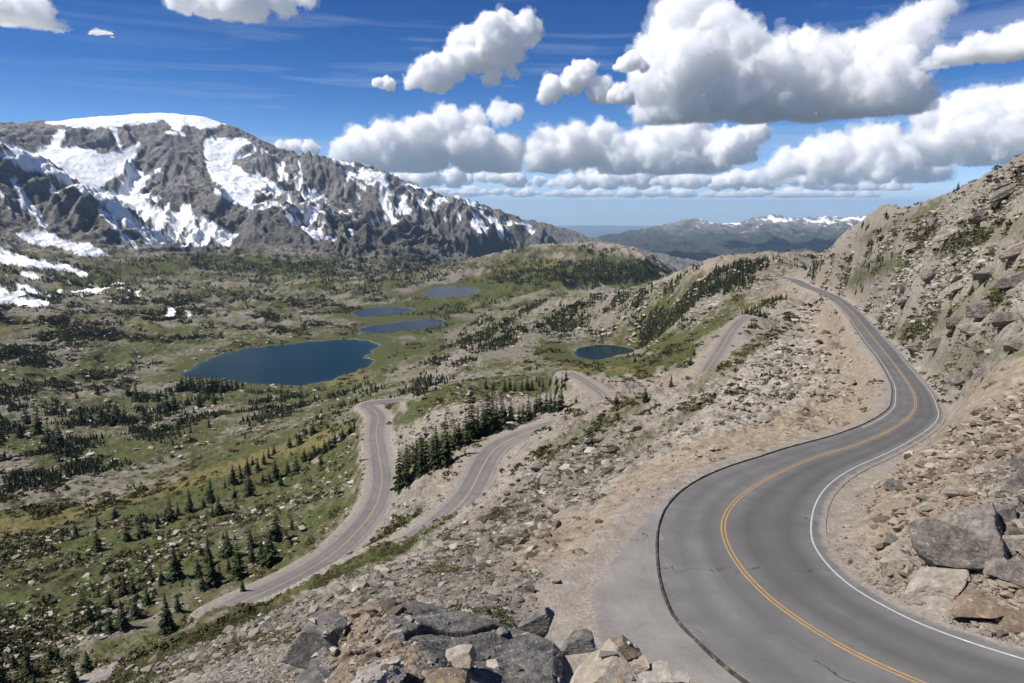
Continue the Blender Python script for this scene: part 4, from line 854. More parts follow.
# low krummholz and shrubs
def shrub(seed, n=26, ls=1.0):
    q = random.Random(seed); V, Fq = [], []
    for _ in range(n):
        a = q.uniform(0, 6.28); rr_ = math.sqrt(q.random()); h = (1 - rr_ ** 2) * .5 * q.uniform(.5, 1.2); c = np.array([rr_ * math.cos(a), rr_ * math.sin(a), h]); s_ = q.uniform(.18, .36) * ls
        d1 = np.array([q.gauss(0, 1), q.gauss(0, 1), q.gauss(0, .5)]); d1 /= np.linalg.norm(d1); d2 = np.cross(d1, [q.gauss(0, 1), q.gauss(0, 1), q.gauss(0, 1)]); d2 /= max(np.linalg.norm(d2), .1)
        b0 = len(V); V += [c - d1 * s_, c + d2 * s_ * .6, c + d1 * s_, c - d2 * s_ * .6]; Fq.append((b0, b0 + 1, b0 + 2, b0 + 3))
    return np.array(V), np.array(Fq)
SHR = [shrub(s) for s in range(5)]
SB = blank() + .10
for P, w, v in (([(545, 448), (600, 425), (645, 400)], 7, 1.0), ([(600, 463), (690, 412)], 5, .9), ([(690, 392), (770, 335)], 5, .8), ([(640, 440), (740, 385)], 4, .6), ([(515, 500), (470, 532)], 5, .8), ([(570, 475), (505, 520)], 4, .7), ([(60, 690), (230, 622), (340, 568), (420, 512)], 4, .6), ([(300, 582), (400, 548), (452, 512)], 3, .9), ([(395, 470), (450, 440), (520, 420)], 9, .7), ([(600, 440), (660, 405)], 4, .8), ([(500, 560), (530, 530)], 6, .7), ([(430, 580), (480, 540)], 6, .5),
                ([(830, 285), (880, 260), (930, 230)], 7, .9), ([(850, 260), (900, 235)], 6, .7), ([(940, 250), (1010, 225)], 5, .8), ([(890, 345), (940, 320), (1000, 297)], 6, .8), ([(700, 330), (660, 350), (640, 365)], 8, .7), ([(560, 340), (540, 352), (600, 368)], 5, .5), ([(760, 345), (790, 320)], 5, .7), ([(-40, 445), (100, 460)], 16, .8), ([(0, 520), (120, 500), (200, 475)], 6, .7), ([(150, 430), (300, 405)], 10, .6), ([(0, 500), (60, 480)], 10, .6), ([(100, 690), (250, 618), (360, 560)], 4, .7), ([(360, 505), (376, 440)], 4, .2)):
    p_line(SB, P, w, v)
for P, v in (([(-60, 300), (200, 292), (400, 305), (350, 330), (190, 365), (120, 385), (-60, 400)], .6), ([(430, 360), (480, 318), (540, 300), (640, 290), (640, 330), (560, 335), (480, 360), (430, 392), (400, 400)], .5), ([(640, 350), (700, 300), (775, 262), (735, 262), (640, 300)], .7), ([(-60, 560), (0, 530), (150, 500), (340, 440), (350, 500), (290, 575), (120, 690), (-60, 710)], .18)):
    p_poly(SB, P, v)
SB = blur(SB, 3); wsb = look(SB, GU + ju, GV + jv) * sstep(-.08, .32, np.where(GF['r'] > 500, clump_n, wn2 * .7 + .5 * wn3)) * (GF['road'] > 1.6) * (GF['lake'] > 1.5) * (GF['r'] > 26) * (GF['r'] < 2600) * (1 - .97 * ((GF['az'] > .42) & (GF['r'] < 105))) * (1 - w_snow) * (1 - .8 * w_tan)
sx, sy, sz, si = scatter(wsb, 25000, 31); sr = np.hypot(sx, sy)
ss = np.clip(rr.lognormal(0, .45, len(sx)) * np.interp(sr, [30, 100, 300, 1000, 2500], [.28, .5, .95, 2.3, 4.4]), .15, 6)
nr_ = sr < 110
V1, F1, T1 = merge(SHR, rr.integers(0, 5, (~nr_).sum()), sx[~nr_], sy[~nr_], sz[~nr_] - .05, ss[~nr_], rr.uniform(0, 6.28, (~nr_).sum()), ss[~nr_] * rr.uniform(.6, 1.2, (~nr_).sum()), rr.random((~nr_).sum()))
FIN = [shrub(s + 50, 170, .34) for s in range(4)]
V2, F2, T2 = merge(FIN, rr.integers(0, 4, nr_.sum()), sx[nr_], sy[nr_], sz[nr_] - .04, ss[nr_] * 1.15, rr.uniform(0, 6.28, nr_.sum()), ss[nr_] * rr.uniform(.5, .9, nr_.sum()), rr.random(nr_.sum()))
V = np.concatenate([V1, V2]); Fq = np.concatenate([F1, F2 + len(V1)]); T = np.concatenate([T1, T2])
o = obj_np('shrubbery', V, Fq, M_SHRUB); fattr(o.data, 'tone', T); tag(o, 'low green and brown shrubs spread over the slopes', 'shrubs', None, 'stuff')
# ------------------------------------------------------------------ stones
def ico(n):
    bm = bmesh.new(); bmesh.ops.create_icosphere(bm, subdivisions=n, radius=1); V = np.array([v.co[:] for v in bm.verts]); Fc = np.array([[v.index for v in f.verts] for f in bm.faces]); bm.free(); return V, Fc
ICO = {k: ico(k) for k in (1, 2, 3, 5, 6)}
def cut_stone(level, seed, planes=11, slabby=.5, rough=0.0, bed=0.0):
    """angular stone: sphere directions pushed out to the nearest of a set of random fracture planes"""
    r_ = np.random.default_rng(seed); V, Fc = ICO[level]
    Nn = r_.normal(size=(planes, 3)); Nn = np.vstack([Nn, [[0, 0, 1], [0, 0, -1], [1, .1, 0], [-1, .2, .1], [.1, 1, .1], [0, -1, .15]]]); Nn[:, 2] *= 1 + slabby; Nn += r_.normal(size=Nn.shape) * .12
    Nn /= np.linalg.norm(Nn, axis=1, keepdims=True); hh = r_.uniform(.55, 1.0, len(Nn))
    dn = V @ Nn.T; t = np.where(dn > .02, hh / np.maximum(dn, .02), 9).min(1); P = V * np.minimum(t, 1.35)[:, None]
    if rough:
        k = noise3(P * 2.1 + seed, seed) * .6 + np.abs(noise3(P * 4.7 + seed, seed + 1)) * -.35 + noise3(P * 11, seed + 2) * .13 + noise3(P * 26, seed + 3) * .06 + noise3(P * 55, seed + 4) * .035 - np.abs(noise3(P * 17, seed + 5)) * .10
        P = P * (1 + rough * k)[:, None]
        if bed:
            q_ = P[:, 2] * 5.5 + P[:, 0] * 1.6 + .7 * noise3(P * 1.4, seed + 9); P = P * (1 - bed * np.clip(.22 - np.abs(q_ - np.round(q_)), 0, 1) * 2 * (np.abs(noise3(P * 2.2, seed + 12)) > .12))[:, None]
    return P, Fc
def stone_mat(name, stops, tint=None, lich=0.0, veins=0.0, scale=1.0):
    m, nt, b = mat(name); g = G(nt)
    co = g.scale(g.objco(), scale)
    n1 = g.noise(1.6, 7, .66, co, .6); n2 = g.noise(9, 5, .7, co); t = g.math('ADD', g.math('MULTIPLY', n1, .6), g.math('MULTIPLY', n2, .4))
    c = g.ramp(t, stops)
    if veins:
        sk = g.noise(1.0, 6, .68, g.scale(co, (.9, 5.0, 7.0)), .35); c = g.mix(g.math('MULTIPLY', g.ramp(sk, [(.60, 0.0), (.66, 1.0)]), veins), c, (.40, .37, .33)); c = g.mix(g.math('MULTIPLY', g.ramp(sk, [(.34, 1.0), (.42, 0.0)]), veins * .8), c, (.035, .032, .03))
    if lich:
        l1 = g.ramp(g.math('ADD', g.math('MULTIPLY', g.noise(3.2, 6, .72, co), .7), g.math('MULTIPLY', g.voro(7, co), .25)), [(.53, 0.0), (.60, 1.0)]); c = g.mix(g.math('MULTIPLY', l1, lich), c, tint or (.36, .26, .13))
        l2 = g.ramp(g.noise(5.3, 5, .7, g.scale(co, (1.2, 1, 1.4))), [(.60, 0.0), (.66, 1.0)]); c = g.mix(g.math('MULTIPLY', l2, lich * .8), c, (.48, .46, .42))
    g.put(b.inputs['Base Color'], c); b.inputs['Roughness'].default_value = .85
    g.put(b.inputs['Normal'], g.bump(g.math('ADD', g.math('MULTIPLY', n1, .5), g.math('MULTIPLY', g.noise(22, 5, .7, co), .5)), .6, .06 / scale))
    return m
S_DARK = stone_mat('dark_stone', [(.30, (.035, .033, .031)), (.46, (.115, .108, .100)), (.56, (.19, .18, .166)), (.70, (.32, .305, .28))], (.25, .20, .13), .5, .75, 1.3)
S_BROWN = stone_mat('lichen_stone', [(.30, (.045, .036, .028)), (.48, (.15, .12, .092)), (.66, (.31, .25, .185))], (.34, .24, .11), .7, 0, 1.6)
S_PALE = stone_mat('pale_stone', [(.30, (.11, .10, .088)), (.48, (.265, .245, .22)), (.66, (.46, .435, .40))], (.30, .24, .17), .6, 0, 1.6)
S_TAN = stone_mat('tan_stone', [(.30, (.12, .098, .075)), (.48, (.28, .24, .195)), (.66, (.46, .41, .345))], (.36, .24, .11), .6, 0, 1.6)
S_BANK = stone_mat('bank_stone', [(.30, (.034, .030, .026)), (.48, (.125, .111, .097)), (.68, (.29, .26, .225))], (.26, .20, .14), .5, 0, .7)
S_BANKP = stone_mat('pale_bank_stone', [(.30, (.10, .085, .072)), (.48, (.24, .21, .18)), (.68, (.42, .38, .33))], (.34, .24, .15), .4, 0, .45)
S_RED = stone_mat('rusty_stone', [(.30, (.05, .036, .027)), (.48, (.15, .112, .082)), (.68, (.30, .245, .19))], (.27, .17, .10), .5, 0, .45)
S_SCREE = stone_mat('scree_stone', [(.30, (.075, .063, .052)), (.48, (.19, .165, .138)), (.68, (.36, .325, .275))], (.34, .26, .17), .4, 0, .6)
def rock_px(name, u, v, r, w, h, m, label, seed, dep=.8, tilt=0.0, yaw=0.0, lvl=5, rough=.10, bed=.0, slabby=.5, cat='rock', group=None, pitch=0.0, sink=0.0):
    """stone whose middle shows at (u, v), r metres away, about w x h pixels large"""
    p = at_r(u, v, r); d = p[1] * CP - p[2] * SP; a = math.atan2(p[0], p[1]) + yaw
    P, Fc = cut_stone(lvl, seed, 10, slabby, rough, bed)
    W_, H_ = w * d / F / 2, h * d / F / 2; S = np.array([W_, W_ * dep, H_]); Q = P * S
    R = Matrix.Rotation(-a, 3, 'Z') @ Matrix.Rotation(pitch, 3, 'X') @ Matrix.Rotation(-tilt, 3, 'Y')
    Q = Q @ np.array(R).T
    o = obj_np(name, Q, Fc, m, lvl >= 5 and False); o.location = (float(p[0]), float(p[1]), float(p[2]) - sink)
    return tag(o, label, cat, group)
D2R = math.radians
# --- the outcrop under the viewpoint
FG = [
 ('boulder', 316, 640, 5.2, 62, 44, S_DARK, 'dark square boulder with a black shaded front at the outcrop edge', 103, .9, -4, 18, .05, .0, 0),
 ('stone', 395, 637, 4.75, 20, 17, S_PALE, 'small white stone lying on the brown lichen slab', 105, .8, 12, 0, .08, .0, 0),
 ('stone', 458, 660, 4.35, 48, 26, S_TAN, 'flat tan stone lying on the dark veined slab', 106, .7, 22, 0, .10, .0, -10),
 ('stone', 378, 679, 4.2, 62, 28, S_PALE, 'white lichen crusted stone below the brown slab', 107, .8, 4, 0, .12, .0, -10),
 ('stone', 440, 682, 4.1, 72, 28, S_BROWN, 'rough speckled stone at the foot of the dark veined slab', 108, .8, 10, 0, .12, .0, -10),
 ('rock_slab', 318, 682, 4.4, 56, 24, S_DARK, 'thin dark plate of rock low on the broad slab', 124, .8, -16, 0, .08, .0, 0),
 ('boulder', 604, 686, 5.0, 104, 84, S_TAN, 'big pale wedge boulder with an orange stained face beside the turnout', 139, .8, 36, -14, .06, .0, -10),
 ('boulder', 536, 624, 6.9, 44, 40, S_DARK, 'pointed grey boulder with streaked top standing up behind the slab', 110, .5, 38, 0, .10, .06, 0),
 ('boulder', 580, 642, 6.4, 44, 26, S_DARK, 'light grey boulder wedged between the pointed and brown boulders', 171, .8, 22, 0, .10, .04, 0),
 ('boulder', 621, 652, 6.8, 46, 36, S_BROWN, 'brown tilted boulder leaning over the paved turnout', 112, .55, 38, 0, .09, .05, 0),
 ('boulder', 650, 680, 6.6, 60, 26, S_PALE, 'flat white boulder at the foot of the brown tilted boulder', 115, .8, 12, 0, .1, .0, 0),
 ('stone', 678, 682, 7.0, 26, 18, S_PALE, 'round white stone at the turnout end of the outcrop', 116, .9, 10, 0, .1, .0, 0),
 ('stone', 640, 664, 6.7, 26, 14, S_TAN, 'small tan stone tucked under the brown tilted boulder', 117, .8, 14, 0, .1, .0, 0),
 ('stone', 690, 690, 7.4, 30, 16, S_TAN, 'tan stone beside the kerb end of the turnout', 122, .9, 10, 0, .1, .0, 0),
]
SIL = [(225, 712), (250, 694), (267, 680), (285, 664), (303, 650), (309, 634), (322, 623), (348, 610), (370, 604), (393, 601), (420, 602), (456, 610), (491, 620), (509, 627), (535, 634), (553, 641), (563, 652), (572, 668), (580, 700)]
_az = azs([p[0] for p in SIL], [p[1] for p in SIL])
def outcrop():
    na, nr = 420, 300; A = np.linspace(_az[0][0], _az[0][-1], na); sb = np.interp(A, _az[0], _az[1]); T = np.linspace(0, 1, nr)
    AA, TT = np.meshgrid(A, T); SB = np.broadcast_to(sb, AA.shape); un = np.linspace(0, 1, na)[None] + 0 * TT
    rb = 6.7 - .9 * np.abs(un - .45) ** 1.3; R = rb + (3.1 - rb) * TT; zb = SB * rb
    Z = zb + TT * (rb - 3.1) * (.20 + .10 * np.sin(un * 5)) ; X = R * np.sin(AA); Y = R * np.cos(AA)
    x, y = X.ravel(), Y.ravel(); q = (x * .72 + y * .55); p = (-x * .55 + y * .72)
    fade = sstep(0, .05, TT.ravel()) * .85 + .15
    left = 1 - sstep(.27, .36, un.ravel() + .03 * noise2(x * 2, y * 2, 5)); mid = sstep(.25, .33, un.ravel() + .05 * noise2(x * 3, y * 3, 6)) * (1 - sstep(.38, .50, un.ravel() - .20 * TT.ravel() + .06 * noise2(x * 3, y * 3, 7)))
    st = fbm2(q * .7, p * 3.2, 5, 11, .6); led = np.floor((p * 1.9 + .8 * fbm2(x * .9, y * .9, 3, 13)) * 1.0); frac = (p * 1.9 + .8 * fbm2(x * .9, y * .9, 3, 13)) - led
    crack = np.exp(-(np.minimum(frac, 1 - frac) / .035) ** 2) * (noise2(q * 1.1, led * 3.7, 15) > -.15); 
    dz = .16 * fbm2(x * .8, y * .8, 3, 19) + .07 * st + .055 * (noise2(led * 5.3, .5 + 0 * led, 21)) - .04 * crack + .03 * fbm2(x * 6, y * 6, 4, 23, .65)
    dz = dz + mid * (.10 * np.abs(fbm2(x * 4.5, y * 4.5, 4, 25, .6)) - .05) + left * (-.10 + .10 * np.abs(fbm2(x * 2.2, y * 2.2, 4, 27, .6)))
    Z = Z.ravel() + dz * fade; V = np.column_stack([x, y, Z]); idx = np.arange(na * nr).reshape(nr, na)
    # skirts: back, both sides, front
    edge = np.concatenate([idx[0, :], idx[1:, -1], idx[-1, -2::-1], idx[-2:0:-1, 0]]); c = V.mean(0)
    rings = [edge]; VV = [V]; n0 = len(V)
    for k, (out_, dn) in enumerate(((1.02, .16), (1.05, .55), (1.0, 1.6))):
        E = V[edge].copy(); E[:, :2] = c[:2] + (E[:, :2] - c[:2]) * out_; E[:, 2] -= dn; E += .05 * noise3(E * 2.4 + k, 31 + k)[:, None]; VV.append(E); rings.append(n0 + np.arange(len(edge))); n0 += len(edge)
    Q = [np.stack([idx[:-1, :-1], idx[1:, :-1], idx[1:, 1:], idx[:-1, 1:]], -1).reshape(-1, 4)]
    for a_, b_ in zip(rings[:-1], rings[1:]): Q.append(np.stack([a_, np.roll(a_, -1), np.roll(b_, -1), b_], -1))
    n = n0; f1 = np.zeros(n); f1[:len(V)] = mid * .9 + .25 * left; ck = np.zeros(n); ck[:len(V)] = np.clip(crack * .8, 0, 1); V = np.concatenate(VV)
    # local coordinates for the streaks of the bedding
    o = obj_np('rock_slab', V, np.concatenate(Q), None); me = o.data; bm = bmesh.new(); bm.from_mesh(me); bmesh.ops.recalc_face_normals(bm, faces=bm.faces[:]); bm.to_mesh(me); bm.free()
    fattr(me, 'lichen', f1); fattr(me, 'crack', ck)
    m, nt, b = mat('outcrop_stone'); g = G(nt); P = g.pos()
    rot = g.n('ShaderNodeMapping'); g.put(rot.inputs[0], P); rot.inputs['Rotation'].default_value = (0, 0, math.radians(-37)); stv = g.scale(rot.outputs[0], (1.0, 6.0, 6.0))
    n1 = g.noise(2.2, 7, .7, P, .4); n2 = g.noise(14, 5, .7, P); n3 = g.noise(1.7, 7, .7, stv, .3); t = g.math('ADD', g.math('MULTIPLY', n1, .35), g.math('ADD', g.math('MULTIPLY', n2, .3), g.math('MULTIPLY', n3, .35)))
    c = g.ramp(t, [(.36, (.030, .029, .028)), (.47, (.098, .093, .087)), (.55, (.165, .156, .145)), (.66, (.32, .305, .28))])
    br = g.ramp(t, [(.34, (.035, .026, .018)), (.46, (.13, .100, .072)), (.55, (.24, .19, .135)), (.66, (.42, .36, .28))])
    lf = g.math('ADD', g.attr('lichen'), g.math('MULTIPLY', g.math('SUBTRACT', g.noise(3.0, 6, .7, P), .5), 1.1)); c = g.mix(g.ramp(lf, [(.40, 0.0), (.62, 1.0)]), c, br)
    sk = g.noise(2.6, 6, .66, g.scale(rot.outputs[0], (.8, 7.0, 7.0)), .3); c = g.mix(g.math('MULTIPLY', g.ramp(sk, [(.62, 0.0), (.67, 1.0)]), .75), c, (.50, .475, .43))
    yl = g.math('MULTIPLY', g.ramp(g.noise(6, 5, .7, P), [(.60, 0.0), (.66, 1.0)]), g.math('MULTIPLY', g.attr('lichen'), .7)); c = g.mix(yl, c, (.36, .24, .07))
    wl = g.ramp(g.voro(16, P), [(.10, 1.0), (.17, 0.0)]); c = g.mix(g.math('MULTIPLY', g.math('MULTIPLY', wl, g.ramp(g.noise(2.4, 3, .5, P), [(.5, 0.0), (.6, 1.0)])), .7), c, (.44, .43, .40))
    c = g.mix(g.math('MULTIPLY', g.attr('crack'), .7), c, (.02, .018, .016)); g.put(b.inputs['Base Color'], c); b.inputs['Roughness'].default_value = .85
    g.put(b.inputs['Normal'], g.bump(g.math('ADD', g.math('MULTIPLY', n2, .5), g.math('MULTIPLY', g.noise(45, 5, .7, P), .5)), .7, .03)); me.materials.append(m)
    return tag(o, 'broad low slab of cracked dark grey rock with brown lichen under the viewpoint', 'rock slab', 'rocks of the outcrop under the viewpoint')
from mathutils.bvhtree import BVHTree
SLAB = outcrop(); SLAB_BV = BVHTree.FromPolygons([v.co[:] for v in SLAB.data.vertices], [p.vertices[:] for p in SLAB.data.polygons])
def slab_r(u, v, r):
    h = SLAB_BV.ray_cast(Vector((0, 0, 0)), Vector([float(k) for k in ray(u, v)]).normalized(), 30)[0]
    return r if h is None else math.hypot(h[0], h[1])
FGO = [SLAB]
for nme, u, v, r, w, h, m, lab, sd_, dep, tl, yw, rg, bd, pt in FG:
    FGO.append(rock_px(nme, u, v, slab_r(u, v + h * .2, r), w, h, m, lab, sd_, dep, D2R(tl), D2R(yw), 6 if w > 100 else 5, rg, bd, .6, nme.replace('_', ' '), 'rocks of the outcrop under the viewpoint', D2R(pt)))
def on_ground(u, v, dv=0): return locate(u, v)
def rock_gnd(name, u, v, w, h, m, label, seed, group, cat='boulder', **k):
    p = locate(u, v + h * .25)
    if p is None: return
    return rock_px(name, u, v, math.hypot(p[0], p[1]) + k.pop('back', 0), w, h, m, label, seed, group=group, cat=cat, **k)
# --- boulders on the cut bank inside the bend
BK = 'boulders on the bank inside the bend'
for u, v, w, h, m, lab, sd_, dep, tl, yw, lv in [
 (957, 544, 106, 78, S_BANK, 'huge dark grey boulder on the bank inside the bend', 251, .7, 33, 10, 6),
 (936, 584, 74, 34, S_BANKP, 'broken grey ledge under the huge dark boulder', 202, .8, 30, 0, 5),
 (906, 546, 24, 24, S_BANKP, 'blocky grey boulder at the road side of the huge dark boulder', 203, .9, 6, 20, 5),
 (892, 541, 17, 18, S_BANK, 'small dark boulder next to the blocky grey boulder', 204, .9, 0, 0, 5),
 (900, 562, 34, 26, S_BANKP, 'pale cracked boulder low on the bank near the white line', 205, .8, 18, 0, 5),
 (897, 485, 30, 15, S_BANK, 'dark flat boulder with a deep shadow above the white line', 206, .7, -8, 0, 5),
 (1003, 517, 38, 34, S_BANK, 'dark leaning boulder above and behind the huge boulder', 207, .7, 20, 0, 5),
 (1015, 545, 34, 30, S_BANKP, 'grey block at the frame edge behind the huge boulder', 208, .8, 10, 0, 5),
 (1010, 570, 46, 36, S_BANK, 'bulky grey boulder next to the shaded end of the huge boulder', 209, .9, 12, 12, 5),
 (1018, 486, 32, 26, S_BANK, 'dark boulder topmost in the heap above the huge boulder', 210, .8, 18, 0, 5),
 (1020, 463, 22, 22, S_BANK, 'dark upright boulder at the frame edge above the heap', 211, .8, 5, 0, 5),
 (990, 603, 66, 22, S_RED, 'rusty brown rock ledge below the bulky grey boulder', 212, .9, 14, 0, 5),
 (1015, 622, 44, 24, S_RED, 'low rusty boulder nearest the asphalt on the bank', 213, .9, 10, 0, 5),
 (944, 610, 40, 18, S_BANKP, 'flat pale stone slab at the toe of the bank', 214, .9, 16, 0, 5),
 (962, 492, 30, 13, S_BANKP, 'flat pale boulder among rubble uphill of the huge boulder', 215, .8, 8, 0, 5),
 (973, 443, 15, 9, S_BANK, 'small dark boulder on the rusty scree fan', 216, .8, -6, 0, 5),
 (992, 436, 16, 10, S_BANK, 'dark boulder beside the smaller one on the rusty scree fan', 217, .8, 8, 0, 5),
 (985, 470, 26, 12, S_BANKP, 'pale rounded boulder between rusty fan and dark heap', 218, .8, 6, 0, 5),
 (1000, 492, 24, 12, S_BANKP, 'pale narrow boulder under the topmost dark boulder', 219, .8, 12, 0, 5),
 (920, 520, 24, 12, S_BANKP, 'pale brown boulder just uphill of the blocky grey boulder', 220, .8, 10, 0, 5),
 (935, 506, 26, 10, S_BANKP, 'long pale boulder lying above the crest of the huge boulder', 221, .7, 8, 0, 5)]:
    rock_gnd('boulder', u, v, w, h, m, lab, sd_, BK, dep=dep, tilt=D2R(tl), yaw=D2R(yw), lvl=lv, rough=.12, bed=.02, slabby=.3, back=.4)
# --- crags of the hillside
CR = 'crags on the hillside above the road'
for u, v, w, h, m, lab, sd_, tl in [
 (963, 379, 34, 20, S_BANK, 'dark crag at the lower edge of the hillside by the rusty fan', 301, -8), (985, 372, 22, 12, S_BANK, 'small grey crag just above the dark crag by the rusty fan', 302, -12),
 (973, 328, 26, 20, S_BANKP, 'pale square crag in the middle of the dark crag band', 303, -10), (985, 308, 40, 22, S_BANK, 'dark long crag above the pale square crag', 304, -14), (1006, 318, 28, 24, S_BANK, 'dark crag with deep shadows beside the pale square crag', 305, -8), (955, 322, 24, 16, S_BANK, 'grey crag on the downhill side of the pale square crag', 306, -16),
 (938, 342, 20, 16, S_BANK, 'dark crag under the green turf strip', 307, -18), (917, 349, 22, 18, S_BANK, 'dark crag just above the white line of the far road', 308, -20), (1012, 280, 36, 18, S_BANK, 'broad grey crag at the frame edge of the upper slope', 309, -16), (1016, 250, 30, 18, S_BANKP, 'pale crag at the frame edge under the high turf strip', 310, -20),
 (990, 272, 30, 14, S_BANK, 'thin dark crag on the slope above the long crag', 311, -22), (960, 285, 34, 14, S_BANKP, 'pale ledge on the slope above the turf strip', 312, -24), (935, 272, 30, 14, S_BANK, 'dark ledge in the middle of the upper hillside', 313, -26), (905, 300, 22, 12, S_BANK, 'dark ledge low on the hillside over the far road', 314, -24),
 (985, 215, 36, 14, S_BANK, 'grey ledge just under the hillside skyline', 315, -28), (950, 232, 34, 14, S_BANKP, 'pale ledge under the skyline trees', 316, -28), (1010, 190, 34, 16, S_BANK, 'grey crag high under the skyline at the frame edge', 317, -28), (915, 245, 26, 10, S_BANKP, 'pale ledge near the far end of the skyline', 318, -26), (1018, 345, 22, 16, S_BANK, 'grey crag at the frame edge above the rusty fan', 319, -8)]:
    rock_gnd('crag', u, v, w, h, m, lab, sd_, CR, 'crag', dep=.8, tilt=D2R(-tl), lvl=5, rough=.14, bed=.07, slabby=.2, sink=.1, back=.3)
# --- single stones one notices
for u, v, w, h, m, lab, sd_ in [(541, 518, 17, 17, S_SCREE, 'large pale square boulder standing out on the scree slope', 401), (528, 589, 15, 11, S_BANK, 'blue grey block at the sandy edge of the turnout', 402), (556, 580, 11, 7, S_BANKP, 'small pale stone on the turnout gravel', 403), (520, 548, 9, 7, S_SCREE, 'pale stone below the large square boulder', 404), (488, 590, 16, 10, S_SCREE, 'pale boulder in the rubble under the sandy edge', 405), (500, 575, 12, 9, S_SCREE, 'second pale boulder in the rubble under the sandy edge', 406), (478, 606, 14, 10, S_SCREE, 'pale boulder between rubble and the outcrop back edge', 407)]:
    rock_gnd('boulder', u, v, w, h, m, lab, sd_, 'single stones on the scree', 'boulder', dep=.9, tilt=.05, lvl=5, rough=.06, slabby=.1)
# --- scree: boulders one could count, then the rubble between them
RB = blank() + .0
for P, v in (([(90, 700), (240, 625), (430, 548), (520, 500), (640, 420), (760, 345), (830, 300), (885, 390), (830, 428), (700, 450), (640, 490), (600, 540), (560, 600), (500, 625), (400, 605), (270, 690)], .8), ([(100, 700), (240, 628), (430, 562), (555, 610), (480, 640), (250, 720)], 2.4), ([(830, 560), (860, 500), (950, 435), (1084, 350), (1084, 712), (960, 630), (870, 590)], 1.9), ([(860, 340), (810, 275), (1084, 130), (1084, 380), (950, 400), (900, 345)], 1.0), ([(530, 600), (600, 525), (700, 450), (720, 460), (640, 510), (570, 605)], .7), ([(400, 420), (470, 385), (560, 400), (440, 470), (390, 500)], .6), ([(290, 580), (350, 500), (390, 420), (340, 430), (230, 520), (140, 600)], .5), ([(-60, 560), (150, 510), (330, 540), (100, 690), (-60, 700)], .72), ([(-60, 300), (350, 300), (380, 380), (130, 400), (-60, 420)], .42), ([(430, 390), (480, 318), (640, 290), (780, 255), (790, 285), (700, 350), (560, 340)], .5), ([(150, 400), (380, 385), (300, 440), (0, 500), (-60, 420)], .4), ([(380, 500), (440, 470), (480, 450), (420, 540), (350, 560)], .6)):
    p_poly(RB, P, v)
RB = blur(RB, 4); wrb = (look(RB, GU, GV) + 1.6 * w_tal * (GF['r'] < 200)) * (.12 + 1.5 * sstep(-.2, .4, wn2 * .8 + .35 * wn3 + .3 * wn1)) * (GF['road'] > 1.2) * (GF['lake'] > .5) * (1 - .55 * w_grass) * (1 - .3 * w_grass) * (1 - .55 * w_tan * (GF['r'] > 24)) * (GF['r'] > 3.5) * (GF['r'] < 2300)
M_RUB, nt, b = mat('rubble_stone'); g = G(nt)
t = g.attr('tone'); c = g.ramp(g.math('ADD', g.math('MULTIPLY', t, .75), g.math('MULTIPLY', g.noise(2.5, 5, .7), .25)), [(.10, (.055, .047, .039)), (.35, (.135, .117, .097)), (.62, (.225, .20, .168)), (.9, (.40, .37, .32))])
c = g.mix(g.math('MULTIPLY', g.attr('rust'), .7), c, g.ramp(t, [(.1, (.10, .074, .054)), (.9, (.34, .275, .21))])); g.put(b.inputs['Base Color'], c); g.put(b.inputs['Normal'], g.bump(g.noise(6, 4, .7), .4, .05))
def hull_stone(seed, n, bev=0.0):
    r_ = np.random.default_rng(seed); P = r_.normal(size=(n, 3)); P /= np.linalg.norm(P, axis=1, keepdims=True); P *= r_.uniform(1.05, 1.5, (n, 1)); P *= np.array([1.0, r_.uniform(.6, 1), r_.uniform(.55, .9)])
    bm = bmesh.new(); vs = [bm.verts.new(p) for p in P]; h = bmesh.ops.convex_hull(bm, input=vs); bmesh.ops.delete(bm, geom=[v for v in bm.verts if not v.link_faces], context='VERTS')
    if bev: bmesh.ops.bevel(bm, geom=bm.edges[:] , offset=bev, segments=1, affect='EDGES')
    bmesh.ops.triangulate(bm, faces=bm.faces[:]); bmesh.ops.recalc_face_normals(bm, faces=bm.faces[:]); bm.verts.index_update()
    out = np.array([v.co[:] for v in bm.verts]), np.array([[v.index for v in f.verts] for f in bm.faces]); bm.free(); return out
PR1 = [hull_stone(600 + k, 9) for k in range(8)]; PR2 = [hull_stone(640 + k, 12, .05) for k in range(8)]; PR0 = [(np.array(v), f) for v, f in PR1[:0]]
def u_pix(i): return GU[i]
def rub(name, n, seed, lo, hi, protos, label, kmin=.12):
    x, y, z, i = scatter(wrb, n, seed); r_ = np.random.default_rng(seed + 1); d = y * CP - z * SP
    px = lo * (1 - r_.random(n)) ** (-1 / 2.3) * np.where((d > 150) & (u_pix(i) < 360), .9, 1); px = np.minimum(px, hi); s = np.clip(px * d / F / 2, kmin, 3.0)
    return x, y, z, i, s, r_
